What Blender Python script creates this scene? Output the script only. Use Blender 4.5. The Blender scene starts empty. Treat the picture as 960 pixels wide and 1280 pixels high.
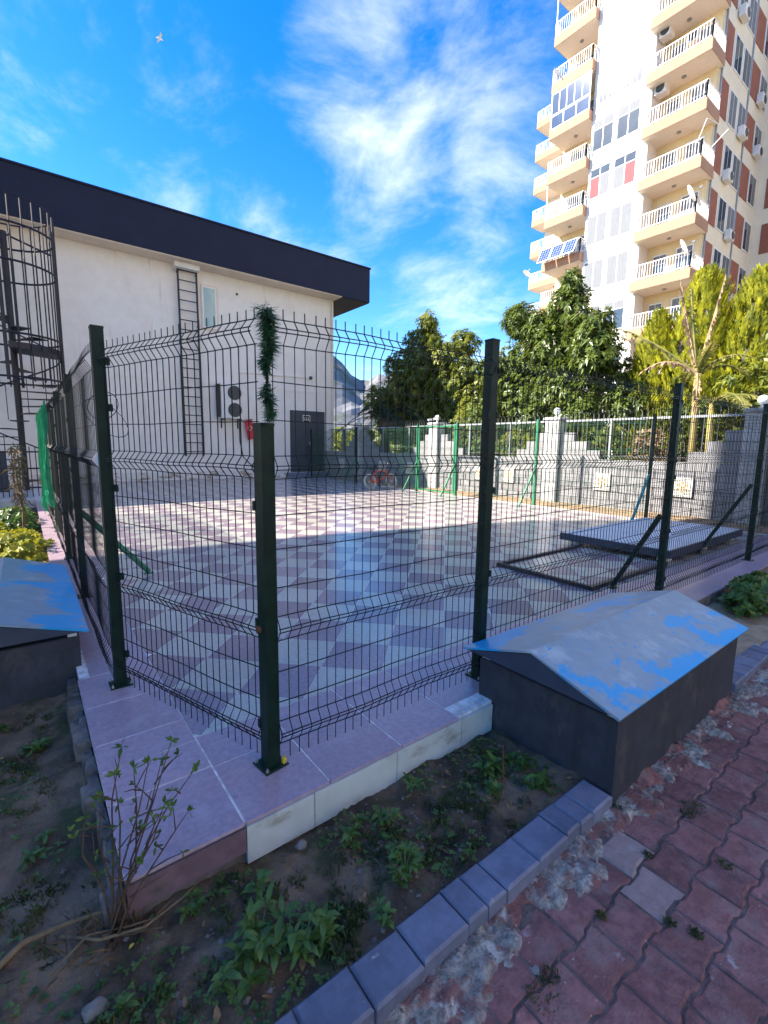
import bpy, bmesh, math, random
from mathutils import Vector, Matrix, noise
R = math.radians
rnd = random.Random(7)
scene = bpy.context.scene
C = scene.collection

# ------------------------------------------------------------------ camera
YAW, PITCH, ROLL, FPX = R(37.7165), R(8.0876), R(0.788), 581.96
fw = Vector((math.sin(YAW)*math.cos(PITCH), math.cos(YAW)*math.cos(PITCH), -math.sin(PITCH)))
r0 = Vector((math.cos(YAW), -math.sin(YAW), 0)); u0 = r0.cross(fw)
rt = r0*math.cos(ROLL)+u0*math.sin(ROLL); up = u0*math.cos(ROLL)-r0*math.sin(ROLL)
cam = bpy.data.cameras.new('camera'); camo = bpy.data.objects.new('camera', cam); C.objects.link(camo)
cam.sensor_fit = 'VERTICAL'; cam.sensor_height = 24; cam.lens = FPX/1280*24
cam.clip_start = 0.05; cam.clip_end = 9000
m = Matrix((rt, up, -fw)).transposed().to_4x4(); m.translation = (0, 0, 1.46); camo.matrix_world = m
scene.camera = camo

# ------------------------------------------------------------------ light
AZ, EL = R(31), R(36)
trav = Vector((math.cos(AZ)*math.cos(EL), -math.sin(AZ)*math.cos(EL), -math.sin(EL)))
sun = bpy.data.lights.new('sun', 'SUN'); sun.energy = 4.0; sun.angle = R(0.55); sun.color = (1.0, 0.91, 0.78)
suno = bpy.data.objects.new('sun', sun); C.objects.link(suno); suno.rotation_euler = trav.to_track_quat('-Z', 'Y').to_euler()
suno.location = (-20, 20, 40)
SKY_STRENGTH = 0.15
EXPOSURE = 2.0
scene.view_settings.view_transform = 'Standard'; scene.view_settings.look = 'None'
scene.view_settings.exposure = EXPOSURE; scene.view_settings.gamma = 1; scene.view_settings.use_curve_mapping = False

world = bpy.data.worlds.new('World'); scene.world = world; world.use_nodes = True
nt = world.node_tree; N = nt.nodes; L = nt.links; N.clear()
def wn(t, **k):
    n = N.new(t)
    for a, b in k.items(): setattr(n, a, b)
    return n
def wmath(op, a, b=None, c=None, clamp=False):
    n = wn('ShaderNodeMath', operation=op, use_clamp=clamp)
    for i, v in enumerate((a, b, c)):
        if v is None: continue
        if isinstance(v, (int, float)): n.inputs[i].default_value = v
        else: L.new(v, n.inputs[i])
    return n.outputs[0]
sky = wn('ShaderNodeTexSky', sky_type='NISHITA'); sky.sun_disc = False
sky.sun_elevation = EL; sky.sun_rotation = R(-59); sky.altitude = 0; sky.air_density = 1.0; sky.dust_density = 0.3; sky.ozone_density = 2.0
hs = wn('ShaderNodeHueSaturation'); hs.inputs['Hue'].default_value = 0.508; hs.inputs['Saturation'].default_value = 1.46; hs.inputs['Value'].default_value = 0.64
L.new(sky.outputs[0], hs.inputs['Color'])
tc = wn('ShaderNodeTexCoord')
sep = wn('ShaderNodeSeparateXYZ'); L.new(tc.outputs['Generated'], sep.inputs[0])
zz = wmath('MAXIMUM', sep.outputs[2], 0.0); zz = wmath('ADD', zz, 0.22)
cx = wmath('DIVIDE', sep.outputs[0], zz); cy = wmath('DIVIDE', sep.outputs[1], zz)
comb = wn('ShaderNodeCombineXYZ'); L.new(cx, comb.inputs[0]); L.new(cy, comb.inputs[1])
mp = wn('ShaderNodeMapping'); mp.inputs['Location'].default_value = (3.1, 1.7, 0.4); mp.inputs['Rotation'].default_value = (0, 0, R(35)); mp.inputs['Scale'].default_value = (1.0, 0.85, 1)
L.new(comb.outputs[0], mp.inputs[0])
n1 = wn('ShaderNodeTexNoise'); n1.inputs['Scale'].default_value = 3.0; n1.inputs['Detail'].default_value = 11; n1.inputs['Roughness'].default_value = 0.62; n1.inputs['Distortion'].default_value = 0.3
L.new(mp.outputs[0], n1.inputs['Vector'])
# cloud banks: where the larger clouds stand in the sky (world directions)
banks = [((.46, .66, .60), .19, .22), ((.53, .665, .52), .15, .24), ((.53, .73, .43), .09, .16), ((.63, .55, .55), .14, .27), ((.69, .545, .475), .12, .24),
         ((.036, .90, .436), .07, .11), ((.35, .845, .405), .075, .20), ((.25, .875, .41), .07, .14), ((.64, .71, .29), .10, .20), ((.25, .77, .59), .09, .16),
         ((.67, .60, .43), .10, .2), ((.72, .66, .2), .14, .22), ((-.5, .6, .6), .25, .25), ((-.6, -.5, .6), .3, .3), ((.6, -.6, .5), .3, .3), ((.1, -.8, .6), .3, .3), ((.95, .1, .3), .2, .25)]
cov = None
for d, s, a in banks:
    vd = wn('ShaderNodeVectorMath', operation='DISTANCE'); L.new(tc.outputs['Generated'], vd.inputs[0]); vd.inputs[1].default_value = Vector(d).normalized()
    q = wmath('DIVIDE', vd.outputs['Value'], s); q = wmath('POWER', q, 2.0); q = wmath('MULTIPLY', q, -1.0); q = wmath('EXPONENT', q); q = wmath('MULTIPLY', q, a)
    cov = q if cov is None else wmath('MAXIMUM', cov, q)
dens = wmath('ADD', n1.outputs['Fac'], cov)
mr = wn('ShaderNodeMapRange', interpolation_type='SMOOTHSTEP'); mr.inputs['From Min'].default_value = 0.55; mr.inputs['From Max'].default_value = 1.06
L.new(dens, mr.inputs['Value'])
cl = wmath('MULTIPLY', mr.outputs[0], 0.85)
mix = wn('ShaderNodeMix', data_type='RGBA'); L.new(cl, mix.inputs['Factor']); L.new(hs.outputs[0], mix.inputs['A']); mix.inputs['B'].default_value = (2.7, 2.8, 2.95, 1)
bg = wn('ShaderNodeBackground'); bg.inputs['Strength'].default_value = SKY_STRENGTH; L.new(mix.outputs['Result'], bg.inputs['Color'])
wo = wn('ShaderNodeOutputWorld'); L.new(bg.outputs[0], wo.inputs['Surface'])

# ------------------------------------------------------------------ materials
def pm(name, col, rough=.6, metal=0., var=.12, vs=6., bump=0., bs=60., rand=0., spec=.5, col2=None, leaf=0., coat=0., thr=None, stretch=None, world_coord=True, alpha=None):
    """procedural principled material: base colour broken by noise, optional second colour in patches, fine bump, per-object variation"""
    mt = bpy.data.materials.new(name); mt.use_nodes = True
    t = mt.node_tree; n = t.nodes; l = t.links; p = n['Principled BSDF']
    p.inputs['Roughness'].default_value = rough; p.inputs['Metallic'].default_value = metal; p.inputs['Specular IOR Level'].default_value = spec
    if coat: p.inputs['Coat Weight'].default_value = coat; p.inputs['Coat Roughness'].default_value = .08
    g = n.new('ShaderNodeNewGeometry') if world_coord else n.new('ShaderNodeTexCoord')
    vec = g.outputs['Position'] if world_coord else g.outputs['Object']
    if stretch:
        mpn = n.new('ShaderNodeMapping'); mpn.inputs['Scale'].default_value = stretch; l.new(vec, mpn.inputs[0]); vec = mpn.outputs[0]
    nz = n.new('ShaderNodeTexNoise'); nz.inputs['Scale'].default_value = vs; nz.inputs['Detail'].default_value = 7; nz.inputs['Roughness'].default_value = .62; l.new(vec, nz.inputs['Vector'])
    rp = n.new('ShaderNodeMapRange'); l.new(nz.outputs['Fac'], rp.inputs['Value'])
    a, b = thr if thr else (.3, .7)
    rp.inputs['From Min'].default_value = a; rp.inputs['From Max'].default_value = b; rp.interpolation_type = 'SMOOTHSTEP'
    mx = n.new('ShaderNodeMix'); mx.data_type = 'RGBA'; l.new(rp.outputs[0], mx.inputs['Factor'])
    c1 = [max(0, c*(1-var)) for c in col]; c2 = list(col2) if col2 else [min(1, c*(1+var)) for c in col]
    mx.inputs['A'].default_value = (*c1, 1); mx.inputs['B'].default_value = (*c2, 1)
    out = mx.outputs['Result']
    if rand:
        oi = n.new('ShaderNodeObjectInfo'); mr_ = n.new('ShaderNodeMapRange'); l.new(oi.outputs['Random'], mr_.inputs['Value'])
        mr_.inputs['To Min'].default_value = 1-rand; mr_.inputs['To Max'].default_value = 1+rand
        h = n.new('ShaderNodeHueSaturation'); l.new(out, h.inputs['Color']); l.new(mr_.outputs[0], h.inputs['Value']); out = h.outputs[0]
    l.new(out, p.inputs['Base Color'])
    if bump:
        nb = n.new('ShaderNodeTexNoise'); nb.inputs['Scale'].default_value = bs; nb.inputs['Detail'].default_value = 5; l.new(vec, nb.inputs['Vector'])
        bp = n.new('ShaderNodeBump'); bp.inputs['Strength'].default_value = bump; bp.inputs['Distance'].default_value = .01; l.new(nb.outputs['Fac'], bp.inputs['Height']); l.new(bp.outputs[0], p.inputs['Normal'])
    if leaf:
        tr = n.new('ShaderNodeBsdfTranslucent'); ms = n.new('ShaderNodeMixShader'); ms.inputs[0].default_value = leaf
        h2 = n.new('ShaderNodeHueSaturation'); h2.inputs['Hue'].default_value = .485; h2.inputs['Value'].default_value = 1.5; l.new(out, h2.inputs['Color']); l.new(h2.outputs[0], tr.inputs['Color'])
        l.new(p.outputs[0], ms.inputs[1]); l.new(tr.outputs[0], ms.inputs[2]); l.new(ms.outputs[0], n['Material Output'].inputs['Surface'])
    return mt
def add_patches(mt, col, scale, a, b, rough=None, stretch=None, detail=8, bias=None):
    """another colour in noise-shaped patches laid over what the material already has (stains, peeled paint, efflorescence)"""
    t = mt.node_tree; n = t.nodes; l = t.links; p = n['Principled BSDF']
    src = p.inputs['Base Color'].links[0].from_socket
    g = n.new('ShaderNodeNewGeometry'); vec = g.outputs['Position']
    mp_ = n.new('ShaderNodeMapping'); mp_.inputs['Scale'].default_value = stretch or (1, 1, 1); mp_.inputs['Location'].default_value = (scale*.37, scale*.11, 1.3); l.new(vec, mp_.inputs[0])
    nz = n.new('ShaderNodeTexNoise'); nz.inputs['Scale'].default_value = scale; nz.inputs['Detail'].default_value = detail; nz.inputs['Roughness'].default_value = .6; l.new(mp_.outputs[0], nz.inputs['Vector'])
    r_ = n.new('ShaderNodeMapRange'); r_.inputs['From Min'].default_value = a; r_.inputs['From Max'].default_value = b; fac = nz.outputs['Fac']
    if bias:      # paint worn more towards the lower edge of the sheet
        sx = n.new('ShaderNodeSeparateXYZ'); l.new(vec, sx.inputs[0]); q1 = n.new('ShaderNodeMath'); q1.operation = 'MULTIPLY_ADD'; l.new(sx.outputs[2], q1.inputs[0]); q1.inputs[1].default_value = -bias[0]; q1.inputs[2].default_value = bias[0]*bias[1]
        q2 = n.new('ShaderNodeMath'); q2.operation = 'ADD'; l.new(fac, q2.inputs[0]); l.new(q1.outputs[0], q2.inputs[1]); fac = q2.outputs[0]
    l.new(fac, r_.inputs['Value'])
    mx = n.new('ShaderNodeMix'); mx.data_type = 'RGBA'; l.new(r_.outputs[0], mx.inputs['Factor']); l.new(src, mx.inputs['A']); mx.inputs['B'].default_value = (*col, 1)
    l.new(mx.outputs['Result'], p.inputs['Base Color'])
    if rough is not None:
        m2 = n.new('ShaderNodeMix'); m2.data_type = 'FLOAT'; l.new(r_.outputs[0], m2.inputs['Factor']); m2.inputs['A'].default_value = p.inputs['Roughness'].default_value; m2.inputs['B'].default_value = rough; l.new(m2.outputs['Result'], p.inputs['Roughness'])
    return mt

M = {}
M['soil'] = add_patches(pm('soil', (.085, .057, .036), .95, var=.5, vs=9, bump=1., bs=55), (.21, .145, .095), 3.2, .46, .64); add_patches(M['soil'], (.05, .06, .022), 5, .54, .66)
M['ground'] = pm('ground', (.16, .13, .09), .95, var=.3, vs=.6, bump=.5, bs=8)
M['sand'] = pm('sand', (.36, .25, .15), .95, var=.3, vs=5, bump=.6, bs=60)
M['joint'] = pm('joint_dirt', (.15, .10, .085), .95, var=.45, vs=14, bump=.8, bs=90)
M['asphalt'] = pm('asphalt', (.07, .065, .065), .9, var=.2, vs=3, bump=.4, bs=70)
M['mauve'] = pm('mauve_tile', (.29, .22, .255), .2, var=.14, vs=38, rand=.10, bump=.03, bs=160)
M['cream'] = pm('cream_tile', (.47, .45, .40), .22, var=.10, vs=30, rand=.06, bump=.03, bs=160)
M['border'] = add_patches(pm('border_tile', (.38, .275, .325), .28, var=.13, vs=40, rand=.08, bump=.05, bs=150), (.46, .37, .41), 7, .55, .8, .5); add_patches(M['border'], (.30, .22, .23), 15, .62, .75, .6); add_patches(M['border'], (.7, .66, .66), 55, .73, .76, .7)
add_patches(M['mauve'], (.24, .185, .21), 1.1, .50, .75, .45); add_patches(M['mauve'], (.24, .19, .20), 23, .66, .76, .5)
add_patches(M['cream'], (.39, .36, .31), 1.1, .50, .75, .45); add_patches(M['cream'], (.33, .30, .26), 23, .66, .76, .5)
M['grout'] = pm('grout', (.66, .62, .62), .85, var=.3, vs=18)
M['riser'] = add_patches(pm('riser_tile', (.5, .53, .53), .3, var=.1, vs=6, rand=.07), (.2, .16, .12), 4, .55, .74, .8, (1, 1, 2.2))
M['risermauve'] = add_patches(pm('riser_mauve', (.16, .1, .12), .5, var=.2, vs=12, rand=.1), (.07, .055, .045), 6, .5, .7, .9)
M['concrete'] = add_patches(pm('rough_concrete', (.16, .13, .12), .9, var=.35, vs=12, bump=1., bs=30), (.05, .045, .035), 5, .5, .7)
M['kerb'] = add_patches(add_patches(pm('kerb_paint', (.14, .15, .21), .55, var=.2, vs=12, rand=.16, bump=.25, bs=90), (.17, .19, .24), 6, .57, .75), (.33, .32, .3), 21, .68, .74)
M['mortar'] = add_patches(add_patches(pm('mortar', (.30, .26, .22), .95, var=.5, vs=34, bump=1., bs=90), (.24, .10, .085), 7, .46, .56), (.50, .46, .41), 16, .58, .66)
pav = pm('paver', (.27, .112, .10), .85, var=.32, vs=22, rand=.25, bump=.7, bs=110)
add_patches(pav, (.25, .095, .08), 4.5, .5, .7); add_patches(pav, (.32, .20, .18), 7, .50, .74); add_patches(pav, (.46, .40, .37), 12, .64, .74); add_patches(pav, (.6, .55, .5), 60, .68, .72)
M['paver'] = pav
M['rubble'] = add_patches(pm('brick_rubble', (.24, .10, .085), .95, var=.5, vs=16, bump=1., bs=60), (.17, .14, .12), 8, .52, .64)
M['palepaver'] = add_patches(pm('pale_paver', (.36, .24, .21), .85, var=.15, vs=20, bump=.5, bs=110), (.42, .34, .30), 9, .55, .75)
M['moss'] = pm('moss', (.035, .06, .016), .95, var=.4, vs=60, bump=.6, bs=200)
M['boxwall'] = add_patches(pm('box_wall_paint', (.031, .033, .046), .75, var=.25, vs=9, bump=.4, bs=140), (.018, .018, .022), 9, .52, .72, None, (1, 1, .12)); add_patches(M['boxwall'], (.085, .075, .07), 7, .60, .74, .85, (1, 1, .5)); add_patches(M['boxwall'], (.10, .09, .085), 45, .70, .75, .9)
lid = pm('lid_paint', (.25, .34, .41), .36, metal=.1, var=.08, vs=9, bump=.12, bs=25)
add_patches(lid, (.42, .50, .54), 4.2, .56, .70, .45); add_patches(lid, (.015, .35, .68), 2.3, .515, .555, .45, (1, 1.25, 1), bias=(1.15, .325)); add_patches(lid, (.015, .33, .66), 26, .63, .66, .5, (.4, 1.6, 1)); add_patches(lid, (.12, .13, .14), 13, .68, .76, .7, (1, .6, 1)); add_patches(lid, (.20, .11, .06), 38, .74, .78, .8)
M['lid'] = lid
M['fence'] = pm('fence_green_coat', (.006, .021, .015), .46, var=.3, vs=14, rand=.05, spec=.2)
M['fencegreen'] = pm('fence_bright_green', (.02, .16, .08), .4, var=.15, vs=9)
M['wire'] = pm('wire_coat', (.006, .011, .011), .5, var=.2, vs=9, spec=.25)
M['wiregreen'] = pm('wire_coat_green', (.012, .075, .04), .42, var=.2, vs=9)
M['cyanbrace'] = pm('brace_cyan', (.03, .23, .24), .45, var=.2, vs=9)
M['rust'] = pm('rust', (.12, .045, .02), .9, var=.5, vs=40, bump=.5)
M['zinc'] = pm('zinc', (.45, .44, .4), .4, metal=.8, var=.15)
M['yellow'] = pm('yellow_plastic', (.6, .42, .03), .5)
M['foam'] = pm('white_foam', (.7, .72, .74), .7, var=.1)
M['stucco'] = add_patches(pm('white_stucco', (.83, .78, .73), .85, var=.035, vs=3, bump=.18, bs=60), (.76, .66, .56), 1.1, .57, .8, None, (1, 1, .35))
add_patches(M['stucco'], (.62, .53, .45), 2.2, .60, .74, None, (1.6, 1, .10)); add_patches(M['stucco'], (.50, .44, .38), 9, .70, .76)
M['soffit'] = pm('cream_soffit', (.76, .65, .53), .85, var=.05, vs=3)
M['fascia'] = pm('navy_fascia', (.011, .016, .042), .6, spec=.25, var=.12, vs=1.2)
M['darkmetal'] = pm('dark_iron', (.014, .011, .020), .5, var=.25, vs=8)
M['doorgrey'] = pm('door_grey', (.055, .07, .085), .45, var=.15, vs=2.5)
M['plinth'] = add_patches(pm('plinth_paint', (.74, .70, .66), .8, var=.08, vs=3), (.34, .26, .20), 3.2, .52, .62, None, (1, 1, 2))
M['white'] = pm('white_paint', (.80, .79, .77), .55, var=.05, vs=5)
M['plastic'] = pm('ac_white', (.74, .73, .70), .5, var=.05, vs=5)
M['grille'] = pm('ac_grille', (.05, .055, .06), .5, var=.2)
M['glass'] = pm('window_glass', (.035, .05, .07), .06, var=.2, vs=.8, spec=.9)
M['paleglass'] = pm('window_pale_glass', (.30, .48, .50), .08, var=.15, vs=2, spec=.8)
M['curtain'] = pm('net_curtain', (.17, .18, .20), .8, var=.14, vs=9, stretch=(1, 6, .3))
M['redcurtain'] = pm('red_curtain', (.22, .07, .08), .8, var=.3, vs=9, stretch=(1, 5, .3))
M['blueglass'] = pm('blue_glass', (.02, .05, .12), .05, var=.3, vs=.7, spec=.9)
M['flag'] = pm('flag_red', (.62, .03, .04), .7, var=.1)
M['wallblock'] = add_patches(pm('split_block', (.26, .26, .27), .85, var=.1, vs=9, rand=.10, bump=.4, bs=50), (.205, .20, .205), 3, .55, .75)
M['blockjoint'] = pm('block_joint', (.15, .15, .15), .9, var=.15)
M['pillar'] = pm('pillar_stone', (.44, .44, .44), .8, var=.1, vs=9, rand=.06, bump=.4, bs=40)
M['plate'] = pm('glazed_plate', (.62, .61, .57), .35, var=.05, vs=6)
M['plateart'] = pm('plate_pattern', (.55, .33, .10), .4, var=.35, vs=30)
M['globe'] = pm('lamp_globe', (.82, .83, .83), .3, var=.03)
M['rail'] = pm('iron_rail', (.05, .055, .06), .5, var=.25, vs=8)
M['railgrey'] = pm('galvanised_rail', (.30, .32, .34), .45, metal=.3, var=.15, vs=8)
M['slabtop'] = add_patches(pm('slab_top', (.62, .64, .65), .55, var=.1, vs=2.5), (.70, .70, .70), 1.7, .5, .7)
M['slabside'] = pm('slab_side', (.035, .045, .075), .5, var=.15, vs=6)
M['towerwhite'] = pm('tower_white', (.68, .66, .63), .85, var=.03, vs=.6)
M['towercream'] = pm('tower_cream', (.80, .70, .53), .85, var=.05, vs=.5)
M['toweryellow'] = pm('tower_yellow', (.72, .58, .34), .85, var=.05, vs=.5)
M['peach'] = pm('peach_band', (.42, .235, .15), .85, var=.06, vs=.8)
M['brownpanel'] = pm('brown_panel', (.30, .105, .065), .8, var=.1, vs=2)
M['ceiling'] = pm('balcony_ceiling', (.78, .73, .64), .85, var=.03)
M['solar'] = pm('solar_cell', (.015, .05, .17), .18, var=.3, vs=4, spec=.8)
M['neighbour'] = pm('neighbour_plaster', (.60, .52, .42), .9, var=.06, vs=.6)
M['rock'] = add_patches(pm('limestone', (.17, .17, .18), .95, var=.25, vs=.012, bump=0), (.08, .095, .075), .008, .5, .62)
M['bark'] = pm('bark', (.10, .075, .055), .9, var=.35, vs=12, bump=1., bs=40)
M['leafdark'] = pm('leaf_dark', (.070, .125, .028), .36, var=.4, vs=3.4, col2=(.18, .24, .04), leaf=.37)
M['leafolive'] = pm('leaf_olive', (.085, .14, .028), .42, var=.3, vs=2.2, col2=(.29, .32, .045), leaf=.40)
M['leafthuja'] = pm('leaf_thuja', (.17, .23, .012), .6, var=.5, vs=3.2, col2=(.46, .46, .02), leaf=.38)
M['leafyellow'] = pm('leaf_yellow', (.24, .28, .02), .5, var=.3, vs=6, col2=(.40, .38, .03), leaf=.3)
M['leafweed'] = pm('leaf_weed', (.065, .135, .025), .42, var=.35, vs=14, col2=(.13, .22, .04), leaf=.28)
M['leafpalm'] = pm('leaf_palm', (.045, .065, .035), .45, var=.3, vs=3, leaf=.2)
M['banana'] = pm('banana_leaf', (.16, .20, .04), .5, var=.3, vs=2.2, col2=(.36, .33, .09), leaf=.35)
M['bananadry'] = pm('banana_dry', (.42, .27, .14), .8, var=.3, vs=4, col2=(.50, .38, .24), leaf=.2)
M['bananastem'] = pm('banana_stem', (.42, .36, .09), .6, var=.3, vs=5, stretch=(1, 1, .15), col2=(.30, .20, .08))
M['twig'] = pm('twig_bark', (.085, .05, .032), .85, var=.3, vs=30)
M['dry'] = pm('dry_stalk', (.15, .10, .055), .9, var=.35, vs=20)
M['dryleaf'] = pm('dry_leaf', (.22, .13, .06), .85, var=.4, vs=30)
M['grass'] = pm('grass', (.05, .085, .018), .6, var=.4, vs=9, col2=(.10, .115, .03), leaf=.25)
M['tinsel'] = pm('garland_needle', (.010, .045, .016), .5, var=.4, vs=60, col2=(.03, .11, .03))
M['net'] = pm('green_net', (.015, .33, .16), .6, var=.2, vs=5, leaf=.2)
M['stone'] = pm('field_stone', (.17, .155, .14), .85, var=.2, vs=20, bump=.5, bs=40)
M['tyre'] = pm('tyre', (.40, .38, .35), .8, var=.1)
M['bikered'] = pm('bike_red', (.62, .08, .03), .35, var=.1)
M['black'] = pm('black_plastic', (.015, .015, .016), .5)
M['silver'] = pm('silver', (.55, .55, .55), .3, metal=.9)
M['sign'] = pm('sign_black', (.02, .02, .02), .6)

# ------------------------------------------------------------------ helpers
ORG = {}
def tag(o, label, cat, group=None, kind=None):
    if label: o['label'] = label
    if cat: o['category'] = cat
    if group: o['group'] = group
    if kind: o['kind'] = kind
    return o
def thing(name, label, cat, loc=(0, 0, 0), group=None, rotz=0):
    o = bpy.data.objects.new(name, None); C.objects.link(o); o.location = loc; o.rotation_euler = (0, 0, rotz); o.empty_display_size = .1
    ORG[o] = Vector(loc); return tag(o, label, cat, group)
def link(name, me, parent=None, at=None, rot=None, label=None):
    """object with shared mesh data at a world place, as a child of an unrotated thing"""
    o = bpy.data.objects.new(name, me); C.objects.link(o)
    if parent is not None:
        o.parent = parent; ORG[o] = ORG[parent]
    if at is not None: o.location = Vector(at)-(ORG[parent] if parent is not None else Vector())
    if rot is not None: o.rotation_euler = rot
    if label: o['label'] = label
    return o
class MB:
    def __init__(s): s.v = []; s.f = []; s.m = []
    def add(s, vs, fs, mi=0):
        k = len(s.v); s.v += [tuple(q) for q in vs]; s.f += [tuple(i+k for i in f) for f in fs]; s.m += [mi]*len(fs); return s
    def box(s, x0, x1, y0, y1, z0, z1, mi=0):
        return s.add([(x0, y0, z0), (x1, y0, z0), (x1, y1, z0), (x0, y1, z0), (x0, y0, z1), (x1, y0, z1), (x1, y1, z1), (x0, y1, z1)],
                     [(3, 2, 1, 0), (4, 5, 6, 7), (0, 1, 5, 4), (1, 2, 6, 5), (2, 3, 7, 6), (3, 0, 4, 7)], mi)
    def cbox(s, x0, x1, y0, y1, z0, z1, c, mi=0):
        """box with its upper edges chamfered by c"""
        v = [(x0, y0, z0), (x1, y0, z0), (x1, y1, z0), (x0, y1, z0), (x0, y0, z1-c), (x1, y0, z1-c), (x1, y1, z1-c), (x0, y1, z1-c), (x0+c, y0+c, z1), (x1-c, y0+c, z1), (x1-c, y1-c, z1), (x0+c, y1-c, z1)]
        f = [(3, 2, 1, 0)]
        for k in (0, 4):
            for i in range(4): f.append((k+i, k+(i+1) % 4, k+4+(i+1) % 4, k+4+i))
        f.append((8, 9, 10, 11)); return s.add(v, f, mi)
    def prism(s, poly, z0, z1, mi=0, c=0):
        n = len(poly); cx_ = sum(p[0] for p in poly)/n; cy_ = sum(p[1] for p in poly)/n
        v = [(x, y, z0) for x, y in poly]+[(x, y, z1-c) for x, y in poly]
        f = [tuple(range(n-1, -1, -1))]+[(i, (i+1) % n, n+(i+1) % n, n+i) for i in range(n)]
        if c:
            def sh(x, y):
                d = math.hypot(x-cx_, y-cy_) or 1; k = 1-1.4*c/d; return (cx_+(x-cx_)*k, cy_+(y-cy_)*k, z1)
            v += [sh(x, y) for x, y in poly]
            f += [(n+i, n+(i+1) % n, 2*n+(i+1) % n, 2*n+i) for i in range(n)]; f.append(tuple(range(2*n, 3*n)))
        else: f.append(tuple(range(n, 2*n)))
        return s.add(v, f, mi)
    def bar(s, p, q, w, h=None, mi=0, up=(0, 0, 1)):
        p = Vector(p); q = Vector(q); h = h or w; d = (q-p).normalized(); u = Vector(up)
        if abs(d.dot(u)) > .99: u = Vector((0, 1, 0))
        a = d.cross(u).normalized(); b = a.cross(d).normalized(); vs = []
        for e in (p, q):
            for i, j in ((-1, -1), (1, -1), (1, 1), (-1, 1)): vs.append(e+a*(i*w/2)+b*(j*h/2))
        return s.add(vs, [(0, 1, 2, 3), (7, 6, 5, 4), (0, 4, 5, 1), (1, 5, 6, 2), (2, 6, 7, 3), (3, 7, 4, 0)], mi)
    def tube(s, pts, r, n=6, mi=0, caps=True):
        pts = [Vector(p) for p in pts]; rs = r if isinstance(r, (list, tuple)) else [r]*len(pts); vs = []; fs = []
        prev = None
        for i, p in enumerate(pts):
            d = (pts[min(i+1, len(pts)-1)]-pts[max(i-1, 0)]).normalized()
            if prev is None: a = d.orthogonal().normalized()
            else:
                a = prev-d*prev.dot(d); a = a.normalized() if a.length > 1e-5 else d.orthogonal().normalized()
            prev = a; b = d.cross(a)
            for k in range(n):
                t = 2*math.pi*k/n; vs.append(p+(a*math.cos(t)+b*math.sin(t))*rs[i])
        for i in range(len(pts)-1):
            for k in range(n): fs.append((i*n+k, i*n+(k+1) % n, (i+1)*n+(k+1) % n, (i+1)*n+k))
        if caps: fs.append(tuple(range(n-1, -1, -1))); fs.append(tuple(range((len(pts)-1)*n, len(pts)*n)))
        return s.add(vs, fs, mi)
    def lathe(s, prof, c, n=16, mi=0):
        vs = []; fs = []
        for r, z in prof:
            for k in range(n): t = 2*math.pi*k/n; vs.append((c[0]+r*math.cos(t), c[1]+r*math.sin(t), c[2]+z))
        for i in range(len(prof)-1):
            for k in range(n): fs.append((i*n+k, i*n+(k+1) % n, (i+1)*n+(k+1) % n, (i+1)*n+k))
        fs.append(tuple(range(n-1, -1, -1))); fs.append(tuple(range((len(prof)-1)*n, len(prof)*n)))
        return s.add(vs, fs, mi)
    def leaf(s, base, d, nrm, ln, w, droop=.25, mi=0):
        """pointed leaf of six corners, folded on its midrib and bent over"""
        base = Vector(base); d = Vector(d).normalized(); side = d.cross(Vector(nrm))
        side = side.normalized() if side.length > 1e-4 else d.orthogonal().normalized(); nn = side.cross(d).normalized()
        dn = Vector((0, 0, -1)); a = base+d*(ln*.38)+dn*(droop*ln*.12); b = base+d*(ln*.74)+dn*(droop*ln*.42); t = base+d*ln+dn*(droop*ln*.85)
        return s.add([base, a+side*w*.5+nn*w*.12, a-side*w*.5+nn*w*.12, b+side*w*.36+nn*w*.1, b-side*w*.36+nn*w*.1, t, a, b],
                     [(0, 1, 6), (0, 6, 2), (1, 3, 7, 6), (6, 7, 4, 2), (3, 5, 7), (7, 5, 4)], mi)
    def rleaf(s, base, d, side, ln, w, dz, mi=0):
        """two-triangle leaf for crowns"""
        t = base+d*ln; t.z -= dz; mid = base+d*(ln*.45); mid.z -= dz*.25; sw = side*(w*.5)
        k = len(s.v); s.v += [tuple(base), tuple(mid+sw), tuple(t), tuple(mid-sw)]; s.f += [(k, k+1, k+2), (k, k+2, k+3)]; s.m += [mi, mi]
    def mesh(s, name, mats, smooth=False, org=Vector()):
        me = bpy.data.meshes.new(name); o = org
        me.from_pydata([(x-o[0], y-o[1], z-o[2]) for x, y, z in s.v] if (o[0] or o[1] or o[2]) else s.v, [], s.f)
        for q in (mats if isinstance(mats, (list, tuple)) else [mats]): me.materials.append(q if not isinstance(q, str) else M[q])
        if len(me.materials) > 1: me.polygons.foreach_set('material_index', s.m)
        if smooth: me.polygons.foreach_set('use_smooth', [True]*len(me.polygons))
        me.update(); return me
    def build(s, name, mats, parent=None, smooth=False, label=None, org=None):
        o_ = ORG[parent] if parent is not None else (Vector(org) if org is not None else Vector())
        me = s.mesh(name, mats, smooth, o_); o = bpy.data.objects.new(name, me); C.objects.link(o)
        if parent is not None: o.parent = parent
        elif org is not None: o.location = o_
        ORG[o] = o_
        if label: o['label'] = label
        return o
def struct(name, mb, mat, smooth=False):
    return tag(mb.build(name, mat, None, smooth), None, None, kind='structure')
def nz(x, y, s=1., z=0.): return noise.fractal(Vector((x*s, y*s, z)), 1.0, 2.0, 5)
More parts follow.
